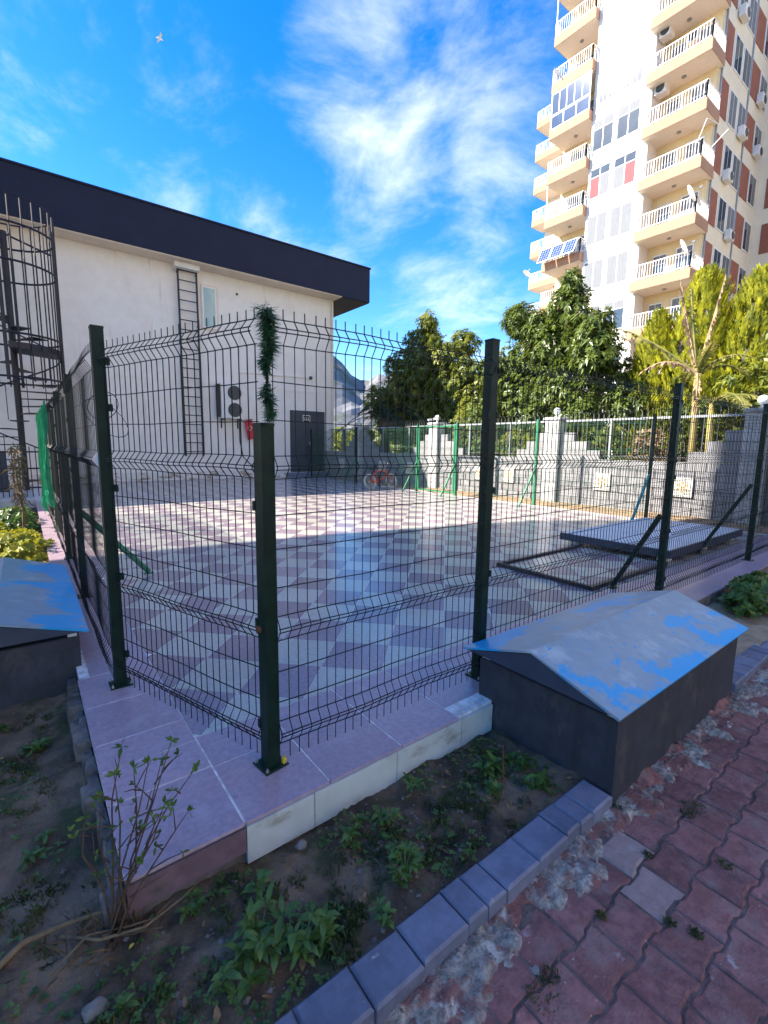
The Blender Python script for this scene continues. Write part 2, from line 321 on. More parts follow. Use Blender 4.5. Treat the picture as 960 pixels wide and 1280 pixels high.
def grid(x0, x1, y0, y1, nx, ny, fn):
    b = MB(); b.v = [(x0+(x1-x0)*i/nx, y0+(y1-y0)*j/ny, fn(x0+(x1-x0)*i/nx, y0+(y1-y0)*j/ny)) for j in range(ny+1) for i in range(nx+1)]
    b.f = [(j*(nx+1)+i, j*(nx+1)+i+1, (j+1)*(nx+1)+i+1, (j+1)*(nx+1)+i) for j in range(ny) for i in range(nx)]; b.m = [0]*len(b.f); return b

# ------------------------------------------------------------------ ground, beds, hills
def ring_ground():
    b = MB(); rings = [0, 30, 80, 250, 900, 3000, 7000]; n = 48
    b.v.append((8, 8, -.30))
    for r in rings[1:]:
        for k in range(n): t = 2*math.pi*k/n; b.v.append((8+r*math.cos(t), 8+r*math.sin(t), -.30))
    for k in range(n): b.f.append((0, 1+k, 1+(k+1) % n)); b.m.append(0)
    for i in range(len(rings)-2):
        for k in range(n): b.f.append((1+i*n+k, 1+(i+1)*n+k, 1+(i+1)*n+(k+1) % n, 1+i*n+(k+1) % n)); b.m.append(0)
    return b
struct('ground', ring_ground(), 'ground')
def soilz(x, y): return -.168+.035*nz(x, y, 2.2)+.018*nz(x, y, 9, 3.)+.012*nz(x, y, 24, 5.)
g = grid(-.9, 2.14, .99, 1.62, 150, 34, soilz); struct('garden_soil', g, 'soil', True)
g = grid(-2.4, .22, 1.62, 14.5, 60, 200, soilz); struct('garden_soil', g, 'soil', True)
struct('garden_soil', grid(3.6, 14, .98, 1.62, 150, 14, lambda x, y: soilz(x, y)+.03), 'sand', True)
# garden beyond the boundary wall
struct('garden_ground', grid(11.55, 30, -6, 34, 30, 50, lambda x, y: -.05+.15*nz(x, y, .5)), 'ground', True)
# mountains
def mountains():
    b = MB(); na, nr = 150, 16
    def H(az):
        pts = [(-40, 5), (0, 6), (20, 8.5), (29, 11.2), (31.6, 10.3), (34.1, 8.1), (35.2, 7.0), (36.5, 8.6), (38.4, 8.1), (42, 8.6), (49, 8.0), (60, 7), (90, 5), (120, 4)]
        for (a, h), (c, k) in zip(pts, pts[1:]):
            if a <= az <= c: return h+(k-h)*(az-a)/(c-a)
        return 4
    for i in range(na+1):
        az = -40+160*i/na
        top = 2600*math.tan(R(H(az)))+26*nz(az, 0, .9)
        for j in range(nr+1):
            t = j/nr; r = 1500+1100*t; z = -1+top*(t**1.15)*(1+.0*t)+(70*noise.ridged_multi_fractal(Vector((az*.3, t*3.2, 1.)), 1., 2., 5, 1., 2.)-60)*t*(1-t)*2.2
            b.v.append((r*math.sin(R(az)), r*math.cos(R(az)), z))
    for i in range(na):
        for j in range(nr): k = i*(nr+1)+j; b.f.append((k, k+nr+1, k+nr+2, k+1)); b.m.append(0)
    return b
struct('hills', mountains(), 'rock')

# ------------------------------------------------------------------ pavement of interlocking pavers
pave = struct('pavement', MB().box(-6, 40, -14, .885, -.30, -.2045), 'joint'); ORG[pave] = Vector()
LP, WP = .197, .152
def paver_mesh(mat, name, sd=0):
    rq = random.Random(sd); jit = lambda v: v+rq.uniform(-.0018, .0010)*(1 if v > 0 else -1)
    h = LP/2-.0025; a, bq = .0815-.0022, .0705-.0022
    top = [(-h, a), (-h*.62, a), (-h*.42, bq), (h*.42, bq), (h*.62, a), (h, a)]
    poly = [(x, -y) for x, y in top]+[(x, y) for x, y in reversed(top)]
    poly = [(jit(x), jit(y)) for x, y in poly]
    return MB().prism(poly, -.07, 0, c=.0065).mesh(name, mat)
pm1s = [paver_mesh('paver', 'paver', 5+q) for q in range(7)]; pm2 = paver_mesh('palepaver', 'pale_paver')
pale = {(1.765, .59), (1.92, .742)}
cnt = 0
for j in range(-1, 9):
    y = .59-j*WP
    for i in range(-4, 24):
        x = 1.765+(i-2)*LP+(LP/2 if j % 2 else 0)
        if x < .3 or x > 4.9: continue
        if (x-.3)*.62 < (.55-y)-.35: continue
        isp = any(abs(x-a) < .06 and abs(y-b) < .05 for a, b in pale)
        link('paver', pm2 if isp else rnd.choice(pm1s), pave, (x, y, -.200+rnd.uniform(-.003, .003)), (R(rnd.uniform(-.9, .9)), R(rnd.uniform(-.9, .9)), R(rnd.uniform(-1.0, 1.0)))); cnt += 1
# mortar smeared along the kerb and the box
def mortz(x, y):
    e = (y-.765)*.55+.075*nz(x, y, 3.5, 2.)+.05*nz(x, y, 11, 4.)
    return -.215+min(.030, max(-.03, e*.5+.010))+.010*nz(x, y, 26, 1.)
struct('mortar_strip', grid(-.2, 5.6, .60, .93, 330, 26, mortz), 'mortar', True)
def rubz(x, y): return -.215+.045*max(0, (y-.79)/.1)*(.55+.9*nz(x, y, 6, 7.))+.012*nz(x, y, 28, 2.)
tag(grid(2.07, 3.72, .77, .896, 200, 16, rubz).build('brick_rubble', 'rubble', smooth=True), 'reddish broken brick rubble along the foot of the lidded box', 'rubble', kind='stuff')
b = MB(); rr = random.Random(44)
for _ in range(900):
    x = rr.uniform(.2, 4.2); y = .885-abs(rr.gauss(0, .06))
    if 2.05 < x < 3.72: y = min(y, .86)
    s_ = rr.uniform(.002, .008)*(1.8 if rr.random() < .05 else 1); z = max(mortz(x, y), -.204)
    b.add([(x+s_*dx*rr.uniform(.6, 1.3), y+s_*dy*rr.uniform(.6, 1.3), z+s_*dz*.7) for dx, dy, dz in ((1, 0, 0), (0, 1, 0), (-1, 0, 0), (0, -1, 0), (0, 0, 1), (0, 0, -1))], [(0, 1, 4), (1, 2, 4), (2, 3, 4), (3, 0, 4), (1, 0, 5), (2, 1, 5), (3, 2, 5), (0, 3, 5)], rr.choice((0, 0, 1, 2)))
tag(b.build('mortar_crumbs', ['mortar', 'rubble', 'stone']), 'crumbs of mortar and brick along the kerb foot', 'crumbs', kind='stuff')
# moss in the paver joints
def tufts(name, spots, mat, label, cat, kind='stuff', seed=1, h=.03, per=60):
    rr = random.Random(seed); b = MB()
    for x, y, z, r in spots:
        for _ in range(per):
            a = rr.uniform(0, 6.28); q = r*math.sqrt(rr.random()); p = Vector((x+q*math.cos(a), y+q*math.sin(a), z))
            d = Vector((rr.uniform(-.6, .6), rr.uniform(-.6, .6), 1)).normalized(); hh = h*rr.uniform(.4, 1.2)
            sd = Vector((math.cos(a*3), math.sin(a*3), 0)); b.rleaf(p, d, sd, hh, hh*.16+.002, hh*.25)
    return tag(b.build(name, mat), label, cat, kind=kind)
tufts('moss', [(2.37, .655, -.2, .05), (2.30, .66, -.2, .03), (1.13, .64, -.2, .05), (1.2, .66, -.2, .03), (1.69, .50, -.202, .02), (1.52, .66, -.2, .02), (2.06, .875, -.19, .03), (2.12, .46, -.2, .03), (1.72, .43, -.2, .025), (1.92, .67, -.2, .02)], 'grass', 'green moss growing in the joints of the red pavers', 'moss', seed=4, h=.022, per=90)

# ------------------------------------------------------------------ kerbs
def kerb(x0, x1, label, seed):
    rr = random.Random(seed); k = thing('kerb', label, 'kerb', (x0, .955, -.25)); x = x0
    while x < x1-.02:
        w = min(rr.choice((.19, .20, .205, .10)), x1-x)
        dz = rr.uniform(-.004, .004); dy = rr.uniform(-.004, .004)
        b = MB().cbox(x+.002, x+w-.002, .885+dy, 1.03+dy, -.26, -.128+dz, .009); b.build('kerb_stone', 'kerb', k); x += w
kerb(-.6, 2.045, 'dark blue grey kerb of short stones between the soil bed and the red pavers', 3)
kerb(3.76, 9.0, 'blue grey kerb running on beyond the far end of the lidded box', 5)

# ------------------------------------------------------------------ plaza platform and tiles
X0, Y0, XP, YP = .16, 1.60, 10.35, 19.8
b = MB(); b.box(X0+.012, 10.36, Y0+.012, 14.2, -.30, -.0205); b.box(X0+.012, 12.2, 14.2, 19.9, -.30, -.0205)
plaza = struct('plaza', b, 'concrete'); ORG[plaza] = Vector()
b = MB(); b.box(X0+.013, 10.355, Y0+.013, 14.199, -.020, -.0022); b.box(X0+.013, 12.19, 14.201, 19.89, -.020, -.0022); b.build('grout_bed', 'grout', plaza)
TS = .405; E_ = TS/math.sqrt(2)
def clip(poly, f):
    out = []
    for i in range(len(poly)):
        a, c = poly[i], poly[(i+1) % len(poly)]; fa, fc = f(a), f(c)
        if fa >= 0: out.append(a)
        if fa*fc < 0: t = fa/(fa-fc); out.append((a[0]+(c[0]-a[0])*t, a[1]+(c[1]-a[1])*t))
    return out
tiles = []
for i in range(-70, 70):
    for j in range(-70, 70):
        cx_ = 1.757+(i+j)*E_; cy_ = 2.56+(i-j)*E_
        if not (-.1 < cx_ < 12.6 and 1.9 < cy_ < 20.2): continue
        e = E_-.0028; poly = [(cx_-e, cy_), (cx_, cy_-e), (cx_+e, cy_), (cx_, cy_+e)]; full = len(poly)
        p2 = poly
        for f in (lambda q: q[0]-.578, lambda q: (10.20 if q[1] < 14.2 else 12.0)-q[0], lambda q: q[1]-2.272, lambda q: 19.78-q[1]):
            p2 = clip(p2, f)
            if len(p2) < 3: break
        if len(p2) < 3: continue
        ar = abs(sum(p2[k][0]*p2[(k+1) % len(p2)][1]-p2[(k+1) % len(p2)][0]*p2[k][1] for k in range(len(p2))))/2
        if ar < .002: continue
        tiles.append((math.hypot(cx_, cy_), cx_, cy_, p2, p2 == poly, (i+j) % 2 == 0))
tiles.sort(key=lambda q: q[0])
# (checker: colours alternate along both lattice directions)
dm = {}
for k, nm in ((True, 'mauve'), (False, 'cream')):
    e = E_-.0028; dm[k] = MB().prism([(-e, 0), (0, -e), (e, 0), (0, e)], -.011, 0, c=.0012).mesh('tile_'+nm, nm)
far = MB()
for n_, (d, x, y, poly, whole, mv) in enumerate(tiles):
    if n_ < 300:
        if whole: link('tile', dm[mv], plaza, (x, y, rnd.uniform(-.0008, .0004)), (R(rnd.gauss(0, .10)), R(rnd.gauss(0, .10)), 0))
        else: MB().prism(poly, -.011, rnd.uniform(-.0008, .0004)).build('tile', 'mauve' if mv else 'cream', plaza)
    else:
        far.prism(poly, -.011, rnd.uniform(-.0008, .0004), 0 if mv else 1)
fo = far.build('far_tile', ['mauve', 'cream'], plaza); fo['kind'] = 'stuff'
# border tiles: front rows and left strip
xs = [.58, .962, 1.372]; 
while xs[-1] < 10.2: xs.append(xs[-1]+TS)
def btile(x0, x1, y0, y1, mat='border'):
    MB().cbox(x0+.0035, x1-.0035, y0+.0035, y1-.0035, -.012, rnd.uniform(-.001, .001), .0015).build('border_tile', mat, plaza)
for a, c in zip(xs, xs[1:]):
    if c <= 2.0 or a >= 3.75: btile(a, c, 1.597, 2.0)
    else: btile(a, c, 1.715, 2.0)
for a, c in zip(xs, xs[1:]): btile(a, c, 2.0, 2.27)
ys = [1.597, 2.012, 2.25, 2.475]
while ys[-1] < 14: ys.append(ys[-1]+TS)
for a, c in zip(ys, ys[1:]):
    btile(X0 if not (c > 3.5 and a < 5.35) else .225, .578, a, c)
# riser tiles
rx = [.165, .58, .88, 1.335, 1.79, 2.05]
for a, c in zip(rx, rx[1:]):
    z0 = -.175 if a > .5 else -.12
    MB().box(a+.002, c-.002, 1.594, 1.611, z0, -.014+rnd.uniform(-.003, 0)).build('riser_tile', 'riser' if a > .5 else 'risermauve', plaza)
x = 3.72
while x < 10.3:
    MB().box(x+.002, min(x+TS, 10.34)-.002, 1.594, 1.611, -.18, -.014).build('riser_tile', 'concrete', plaza); x += TS
b = MB(); rr = random.Random(5)
y = 1.62
while y < 3.44:
    l_ = rr.uniform(.05, .13); w = rr.uniform(.03, .07); z = -.045-rr.uniform(0, .05)
    b.prism([(X0-w, y), (X0+.012, y-.004), (X0+.012, y+l_), (X0-w*rr.uniform(.6, 1.1), y+l_*rr.uniform(.8, 1))], -.24, z, c=.012); y += l_*.93
o = b.build('platform_edge_rubble', 'concrete'); tag(o, 'broken concrete rubble along the left edge of the tiled platform', 'rubble', kind='stuff')
# dirt strip along the wall foot
struct('dirt_strip', grid(10.20, 11.42, 1.0, 19.5, 12, 120, lambda x, y: -.03+.05*max(0, nz(x, y, 1.5))+.045*max(0, (x-10.6)/.8)), 'sand', True)

# ------------------------------------------------------------------ wire mesh fences
BENDS = [(1.965, 1.918, 1.865), (1.41, 1.362, 1.315), (.705, .65, .595), (.205, .15, .095)]
STRAIGHT = [1.715, 1.556, 1.16, 1.01, .835, .45, .30]
PROF = [(2.005, 0)]
for a, c, d in BENDS: PROF += [(a, 0), (c+.006, .032), (c-.006, .032), (d, 0)]
PROF.append((.02, 0))
def panel(p0, p1, nrm, parent, mat='wire', sc=1., sp=.05, rw=.0026, seed=1, ragged=0.):
    rr = random.Random(seed); p0 = Vector((*p0, 0)); p1 = Vector((*p1, 0)); d = (p1-p0); ln = d.length; d.normalize(); nv = Vector((*nrm, 0)).normalized(); b = MB()
    n = int(ln/sp); off = (ln-n*sp)/2
    sag = lambda t: .004*math.sin(t*7+seed)
    for i in range(n+1):
        t = off+i*sp+rr.uniform(-.002, .002); o = p0+d*t; lean = rr.uniform(-.003, .003)
        b.tube([o+nv*(a+sag(t))+d*lean*(z-1)+Vector((0, 0, z*sc)) for z, a in PROF], rw, 4, caps=False)
    hz = [(z, 0) for z in STRAIGHT]
    for a, c, e in BENDS: hz += [(a, 0), (c+.008, .032), (c-.008, .032), (e, 0)]
    for z, a in hz:
        b.tube([p0+d*(ln*k/6)+nv*(a-.004+sag(ln*k/6))+Vector((0, 0, z*sc+.003*math.sin(k*1.7+z*9))) for k in range(7)], rw*1.08, 4, caps=False)
    return b.build('wire_panel', mat, parent)
BOLT = MB().lathe([(.008, .008), (.008, .016), (.004, .017), (.004, .026)], (0, 0, 0), 6).mesh('anchor_bolt', 'zinc')
CLIP = {k: MB().cbox(-.011, .011, -.011, .011, -.02, .02, .003).mesh('clip', k) for k in ('fence', 'fencegreen')}
def post(x, y, h, parent, mat='fence', w=.06, ang=0., plate=True, rot=0., clips=((1, 0),)):
    ca, sa = math.cos(rot), math.sin(rot)
    def rp(px, py): return (x+px*ca-py*sa, y+px*sa+py*ca)
    sq = lambda k: [rp(-k, -k), rp(k, -k), rp(k, k), rp(-k, k)]
    p = MB().prism(sq(w/2), .004, h, c=0).build('post', mat, parent)
    MB().prism(sq(w/2+.002), h, h+.012, c=.003).build('post_cap', mat, p)
    if plate:
        MB().prism(sq(w/2+.028), 0.001, .009, c=.002).build('base_plate', mat, p)
        for sx in (-1, 1):
            for sy in (-1, 1):
                q = rp(sx*(w/2+.016), sy*(w/2+.016)); link('anchor_bolt', BOLT, p, (q[0], q[1], 0))
    for cx_, cy_ in clips:
        for z in (.2, .68, 1.2, 1.65, 1.9):
            if z < h-.05:
                q = rp(cx_*(w/2+.008), cy_*(w/2+.008)); link('clip', CLIP[mat], p, (q[0], q[1], z))
    return p
def brace(p, q, parent, mat='fence', w=.04):
    o = MB().bar(p, q, w, w).build('brace', mat, parent)
    MB().box(q[0]-.05, q[0]+.05, q[1]-.035, q[1]+.035, 0.001, .008).build('foot_plate', mat, o); return o

# front run: chamfer panel and the long right side
ff = thing('mesh_fence', 'dark green wire mesh fence with a short cut corner post, running behind the lidded box', 'fence', (.80, 1.86, 0))
LPx, LPy = .37, 3.08; CX, CY = .80, 1.86
p = post(CX, CY, 1.535, ff, w=.062, rot=R(8), clips=((1, .3), (-.6, 1)))
MB().tube([(CX-.030, CY+.012, .655), (CX-.046, CY+.014, .655)], .017, 10).build('rust_plug', 'rust', p)
MB().box(CX+.040, CX+.058, CY-.045, CY-.028, .009, .035).build('yellow_tag', 'yellow', p)
panel((LPx+.02, LPy-.04), (CX-.012, CY+.035), (-.943, -.332), ff, seed=2)
PX = [.80, 2.22, 4.88, 7.64, 10.30]
for k in (1, 2, 3):
    post(PX[k], 1.865-.01*k*.6, 2.08-.01*k, ff, w=.06, clips=((-1, -.6), (1, -.6)))
for k in range(4): panel((PX[k]+.03, 1.835), (PX[k+1]-.03, 1.832), (0, -1), ff, seed=11+k, sc=1.+.004*k)
brace((4.87, 1.90, .83), (4.86, 2.30, .02), ff); brace((7.62, 1.90, 1.02), (7.60, 2.42, .02), ff)
# left run
lf = thing('mesh_fence', 'dark green wire mesh fence receding along the left edge of the tiled platform', 'fence', (LPx, LPy, 0))
LY = [3.08, 5.12, 6.95, 9.2, 11.35]
for k, y in enumerate(LY): post(LPx, y, [2.075, 2.04, 2.04, 2.0, 2.0][k], lf, w=.062 if k == 0 else .055, clips=((-.7, 1), (-.7, -1)) if k else ((1, -1),))
for k in range(4): panel((LPx-.032, LY[k]+.03), (LPx-.032, LY[k+1]-.03), (-1, 0), lf, seed=31+k, rw=.0018)
brace((.40, 5.16, .80), (1.03, 5.66, .02), lf, 'fencegreen'); brace((.40, 6.98, .75), (.98, 7.4, .02), lf, 'fencegreen')
# loops of loose wire tied round the left corner post
b = MB()
for c, r, t in (((.37, 3.02, 1.66), .10, .3), ((.40, 3.2, 1.6), .14, 1.2)):
    b.tube([Vector(c)+Vector((r*.7*math.cos(a+t), r*.9*math.sin(a), r*.8*math.sin(a*1.0+.6))) for a in [k*6.5/18 for k in range(19)]], .0022, 4)
b.build('loose_wire', 'wire', lf)
# green shade netting tied along the far half of the left fence: real open weave of thin strands
b = MB()
def netp(y, t):
    top = 1.95+.02*math.sin(y*2.1)-.03*max(0, y-10); low = .72+.10*math.sin(y*3.1)+.14*nz(y, 0, 1.2)-.62*max(0, y-7.6)/3.6
    z = top+(max(.03, low)-top)*t
    return Vector((.262+.03*math.sin(y*5+t*2)*t+.03*nz(y, z, 2.2)-.02*t, y, z))
n = 230
for i in range(n+1): b.tube([netp(6.98+4.4*i/n, j/10) for j in range(11)], .0019, 3, caps=False)
for j in range(81): b.tube([netp(6.98+4.4*i/44, j/80) for i in range(45)], .0019, 3, caps=False)
o = b.build('green_netting', 'net', org=(.28, 9.2, 0)); tag(o, 'bright green shade netting hanging along the far half of the left wire fence', 'netting')
b = MB().add([(.345, 3.16, 1.41), (.338, 3.30, 1.33), (.345, 3.17, 1.24), (.349, 3.16, 1.41), (.342, 3.30, 1.33), (.349, 3.17, 1.24)], [(0, 1, 2), (5, 4, 3), (0, 3, 4, 1), (1, 4, 5, 2), (2, 5, 3, 0)])
tag(b.build('plastic_scrap', 'foam', org=(.35, 3.2, 1.24)), 'small white plastic scrap caught in the wire behind the left corner post', 'scrap')

# far run along the boundary wall
bf = thing('mesh_fence', 'brighter green wire mesh fence with slanted braces in front of the block wall', 'fence', (10.3, 7.08, 0))
FY = [1.86, 4.23, 7.08, 9.80, 11.54, 15.2, 18.9]
FX = [10.30, 10.12, 10.34, 10.28, 10.28, 10.35, 10.40]
mats_ = ['fence', 'fence', 'fencegreen', 'fencegreen', 'fencegreen', 'fence', 'fence']
for k in range(7): post(FX[k], FY[k], 2.16, bf, mats_[k], w=.055, clips=())
for k in range(6):
    if k == 3: continue
    panel((FX[k], FY[k]+.03), (FX[k+1], FY[k+1]-.03), (-1, 0), bf, 'wire' if k == 0 else 'wiregreen', sc=1.04, seed=51+k, rw=.0029)
for k, mt in ((1, 'cyanbrace'), (2, 'fencegreen'), (3, 'fencegreen'), (4, 'fencegreen'), (5, 'fencegreen')):
    brace((FX[k]-.02, FY[k], .95), (FX[k]-.58, FY[k]+.02, .02), bf, mt)
# gate in the far run
gt = thing('mesh_gate', 'bright green mesh gate standing closed in the far fence', 'gate', (10.28, 10.67, 0))
b = MB()
for y in (9.875, 11.465): b.box(10.255, 10.305, y-.022, y+.022, .05, 2.1)
for z in (.07, 2.08): b.box(10.257, 10.303, 9.85, 11.49, z-.022, z+.022)
b.build('gate_frame', 'fencegreen', gt); panel((10.275, 9.9), (10.275, 11.44), (-1, 0), gt, 'wiregreen', sc=1.03, seed=77)
MB().box(10.24, 10.256, 9.93, 9.96, .95, 1.15).build('handle', 'black', gt)

# ------------------------------------------------------------------ lidded boxes
def lidbox(x0, x1, y0, y1, base, top, axis, label, group, seed):
    t = thing('lidded_box', label, 'box', ((x0+x1)/2, (y0+y1)/2, base), group)
    MB().cbox(x0, x1, y0, y1, base, top, .006).build('body', 'boxwall', t)
    o = .055; e0 = top+.045; rg = e0+.145; th = .012; b = MB()
    if axis == 'x':
        a, c = x0-o, x1+.10; ym = (y0-.02+y1+.09)/2; ya, yb = y0-.03, y1+.09
        prof = [(ya, e0), (ym, rg), (yb, e0), (yb-.004, e0-th), (ym, rg-th), (ya+.004, e0-th)]
        vs = [(a, y, z) for y, z in prof]+[(c, y, z) for y, z in prof]
    else:
        a, c = y0-o, y1+o; xm = (x0+x1)/2; xa, xb = x0-.05, x1+.05
        prof = [(xb, e0), (xm, rg), (xa, e0), (xa+.004, e0-th), (xm, rg-th), (xb-.004, e0-th)]
        vs = [(x, a, z) for x, z in prof]+[(x, c, z) for x, z in prof]
    n = 6; fs = [tuple(range(n-1, -1, -1)), tuple(range(n, 2*n))]+[(i, (i+1) % n, n+(i+1) % n, n+i) for i in range(n)]
    b.add(vs, fs)
    ld = b.build('lid', 'lid', t)
    # gable plates closing the ends of the lid
    if axis == 'x':
        for x in (a+.004, c-.010): MB().add([(x, ya+.03, e0-.004), (x, yb-.03, e0-.004), (x, ym, rg-.02), (x+.006, ya+.03, e0-.004), (x+.006, yb-.03, e0-.004), (x+.006, ym, rg-.02)], [(0, 2, 1), (3, 4, 5), (0, 1, 4, 3), (1, 2, 5, 4), (2, 0, 3, 5)]).build('lid_gable', 'slabside', ld)
    else:
        for y in (a+.004, c-.010): MB().add([(xa+.03, y, e0-.004), (xb-.03, y, e0-.004), (xm, y, rg-.02), (xa+.03, y+.006, e0-.004), (xb-.03, y+.006, e0-.004), (xm, y+.006, rg-.02)], [(0, 1, 2), (5, 4, 3), (0, 3, 4, 1), (1, 4, 5, 2), (2, 5, 3, 0)]).build('lid_gable', 'slabside', ld)
    for sx, sy in ((0, 0), (1, 0), (0, 1), (1, 1)):
        px, py = (x0+.012 if sx == 0 else x1-.062), (y0+.008 if sy == 0 else y1-.058)
        MB().box(px, px+.05, py, py+.05, top+.001, e0-th+.004).build('spacer', 'foam', t)
    return t
lidbox(2.06, 3.70, .895, 1.71, -.22, .228, 'x', 'dark box with gabled grey metal lid, blue paint peeling, beside the red pavers', None, 1)
lidbox(-.62, .205, 3.50, 5.40, -.24, .205, 'y', 'dark box with gabled grey blue lid standing in the soil by the left platform edge', None, 2)

# ------------------------------------------------------------------ hatch frame and raised slab on the plaza
h = thing('floor_hatch', 'flat tiled floor hatch edged by a dark metal angle frame', 'hatch', (5.6, 3.0, 0))
b = MB()
for x0, x1, y0, y1 in ((4.56, 6.42, 2.36, 2.41), (4.56, 6.42, 3.55, 3.60), (4.56, 4.61, 2.412, 3.548)): b.box(x0, x1, y0, y1, .002, .045)
b.build('frame', 'darkmetal', h)
b = MB(); b.box(4.62, 6.40, 2.42, 3.54, .002, .016); b.build('panel_bed', 'grout', h)
for i in range(-12, 12):
    for j in range(-12, 12):
        cx_ = 5.5+(i+j)*E_; cy_ = 3.0+(i-j)*E_; e = E_-.003; poly = [(cx_-e, cy_), (cx_, cy_-e), (cx_+e, cy_), (cx_, cy_+e)]
        for f in (lambda q: q[0]-4.625, lambda q: 6.395-q[0], lambda q: q[1]-2.425, lambda q: 3.535-q[1]):
            poly = clip(poly, f)
            if len(poly) < 3: break
        if len(poly) >= 3 and abs(sum(poly[k][0]*poly[(k+1) % len(poly)][1]-poly[(k+1) % len(poly)][0]*poly[k][1] for k in range(len(poly)))) > .01:
            MB().prism(poly, .0165, .024).build('hatch_tile', 'mauve' if i % 2 == j % 2 else 'cream', h)
s_ = thing('raised_slab', 'raised grey slab with navy edges on blocks next to the floor hatch', 'slab', (7.9, 3.1, 0))
MB().cbox(6.46, 9.30, 2.36, 3.92, .075, .175, .006).build('edge_frame', 'slabside', s_)
MB().box(6.49, 9.27, 2.39, 3.89, .1755, .182).build('top', 'slabtop', s_)
for x, y in ((6.6, 2.45), (7.9, 2.45), (9.1, 2.45), (6.6, 3.7), (7.9, 3.7), (9.1, 3.7)): MB().box(x, x+.16, y, y+.12, .001, .0745).build('support_block', 'foam', s_)
# conduit and small bolt posts by the hatch

# ------------------------------------------------------------------ boundary wall with pillars, railings and globe lamps
WX = 11.42; PY = [-1.7, 2.85, 7.30, 11.90, 16.50]
wl = thing('boundary_wall', 'grey split block wall stepping up to square pillars, set with white glazed plates', 'wall', (WX, 9, 0))
MB().box(WX+.03, WX+.20, -4, 19.6, -.29, 1.19).build('wall_core', 'blockjoint', wl)
BL, BH = .40, .20
blk = MB().cbox(-BL/2+.004, BL/2-.004, -BH/2+.004, BH/2-.004, -.035, 0, .006)
blk.v = [(-z, x, y) for x, y, z in blk.v]; blkm = blk.mesh('block', 'wallblock')     # face looks to -X
nblk = 0; restb = MB()
def put_block(y, z):
    global nblk
    if nblk < 300: link('block', blkm, wl, (WX+rnd.uniform(-.004, .004), y, z), (0, 0, R(rnd.uniform(-.5, .5)))); nblk += 1
    else:
        k = len(restb.v); restb.v += [(vx+WX, vy+y, vz+z) for vx, vy, vz in blk.v]; restb.f += [tuple(i+k for i in f) for f in blk.f]; restb.m += [0]*len(blk.f)
for ya, yb in zip(PY[1:], PY[2:]+[19.6]):
    n = int(round((yb-ya-.40)/BL)); st = (yb-ya-.40)/n
    for r in range(6):
        z = .0+BH*(r+.5)
        ks = range(n+1) if r % 2 else range(n)
        for k in ks:
            y = ya+.20+(k+.5)*st-(st/2 if r % 2 else 0)
            y = min(max(y, ya+.20+.2), yb-.20-.2)
            put_block(y, z)
# capping and stepped shoulders beside each pillar
for p_ in PY[1:]:
    for sgn in (-1, 1):
        for r in range(3):
            z = 1.2+BH*r*1.12; w = [.98, .66, .34][r] if sgn > 0 else [1.10, .74, .38][r]
            y0, y1 = (p_+.20, p_+.20+w) if sgn > 0 else (p_-.20-w, p_-.20)
            MB().cbox(WX+.004, WX+.2, y0+.003, y1-.003, z+.002, z+.222, .008).build('shoulder_block', 'wallblock', wl)
    pl = MB(); 
    z = -.03
    k = 0
    while z < 2.20:
        o = MB().cbox(WX-.13, WX+.28, p_-.2, p_+.2, z+.002, z+.278, .012)
        if k == 0: po = o.build('pillar_stone', 'pillar', wl)
        else: o.build('pillar_stone', 'pillar', wl)
        z += .28; k += 1
    MB().cbox(WX-.17, WX+.32, p_-.24, p_+.24, z+.002, z+.07, .02).build('pillar_cap', 'pillar', wl)
if restb.v: restb.build('far_block', 'wallblock', wl)['kind'] = 'stuff'
for y in (4.06, 5.86, 8.70, 9.80, 13.2, 14.9, 17.9):
    p = MB().box(WX-.055, WX-.006, y-.2, y+.2, .44, .86).build('glazed_plate', 'plate', wl)
    b = MB(); 
    for a in range(6):
        t = a*math.pi/3; b.prism([(.05*math.cos(t), .05*math.sin(t)), (.10*math.cos(t-.32), .10*math.sin(t-.32)), (.135*math.cos(t), .135*math.sin(t)), (.10*math.cos(t+.32), .10*math.sin(t+.32))], 0, .003)
    b.prism([(.035*math.cos(k*.785), .035*math.sin(k*.785)) for k in range(8)], 0, .003)
    b.v = [(WX-.0555-zz_, y+yy_, .65+xx_) for xx_, yy_, zz_ in b.v]; b.build('plate_motif', 'plateart', p)
where = ['over the shaded end of the wall', 'beside the three lit glazed plates', 'behind the green mesh gate', 'next to the white building']
for p_, wh in zip(PY[1:], where):
    t = thing('globe_lamp', 'white globe lamp on the wall pillar '+wh, 'lamp', (WX+.075, p_, 2.28))
    MB().lathe([(.06, 0), (.06, .02), (.035, .03), (.03, .07), (.05, .08)], (WX+.075, p_, 2.28), 14).build('lamp_base', 'railgrey', t, True)
    MB().lathe([(.045, .075)]+[(.095*math.sin(a), .165-.095*math.cos(a)) for a in [.5+k*.26 for k in range(10)]]+[(.01, .26)], (WX+.075, p_, 2.28), 16).build('globe', 'globe', t, True)
b = MB().box(WX-.03, WX+.02, 11.98, 12.05, 2.36, 2.44); b.bar((WX-.02, 12.0, 2.40), (WX-.19, 12.1, 2.37), .07, .07)
o = b.build('security_camera', 'white', org=(WX, 12.0, 2.3)); tag(o, 'small white security camera beside a globe lamp', 'camera')
barm = MB().box(-.008, .008, -.008, .008, 0, 1.0).mesh('bar', 'rail'); barm2 = MB().box(-.009, .009, -.009, .009, 0, 1.05).mesh('bar', 'railgrey')
RLAB = ['dark iron railing on the wall behind the raised slab', 'iron railing on the wall between lit pillars and bushes', 'iron railing on the wall by the green gate', 'iron railing on the shaded wall by the white building']
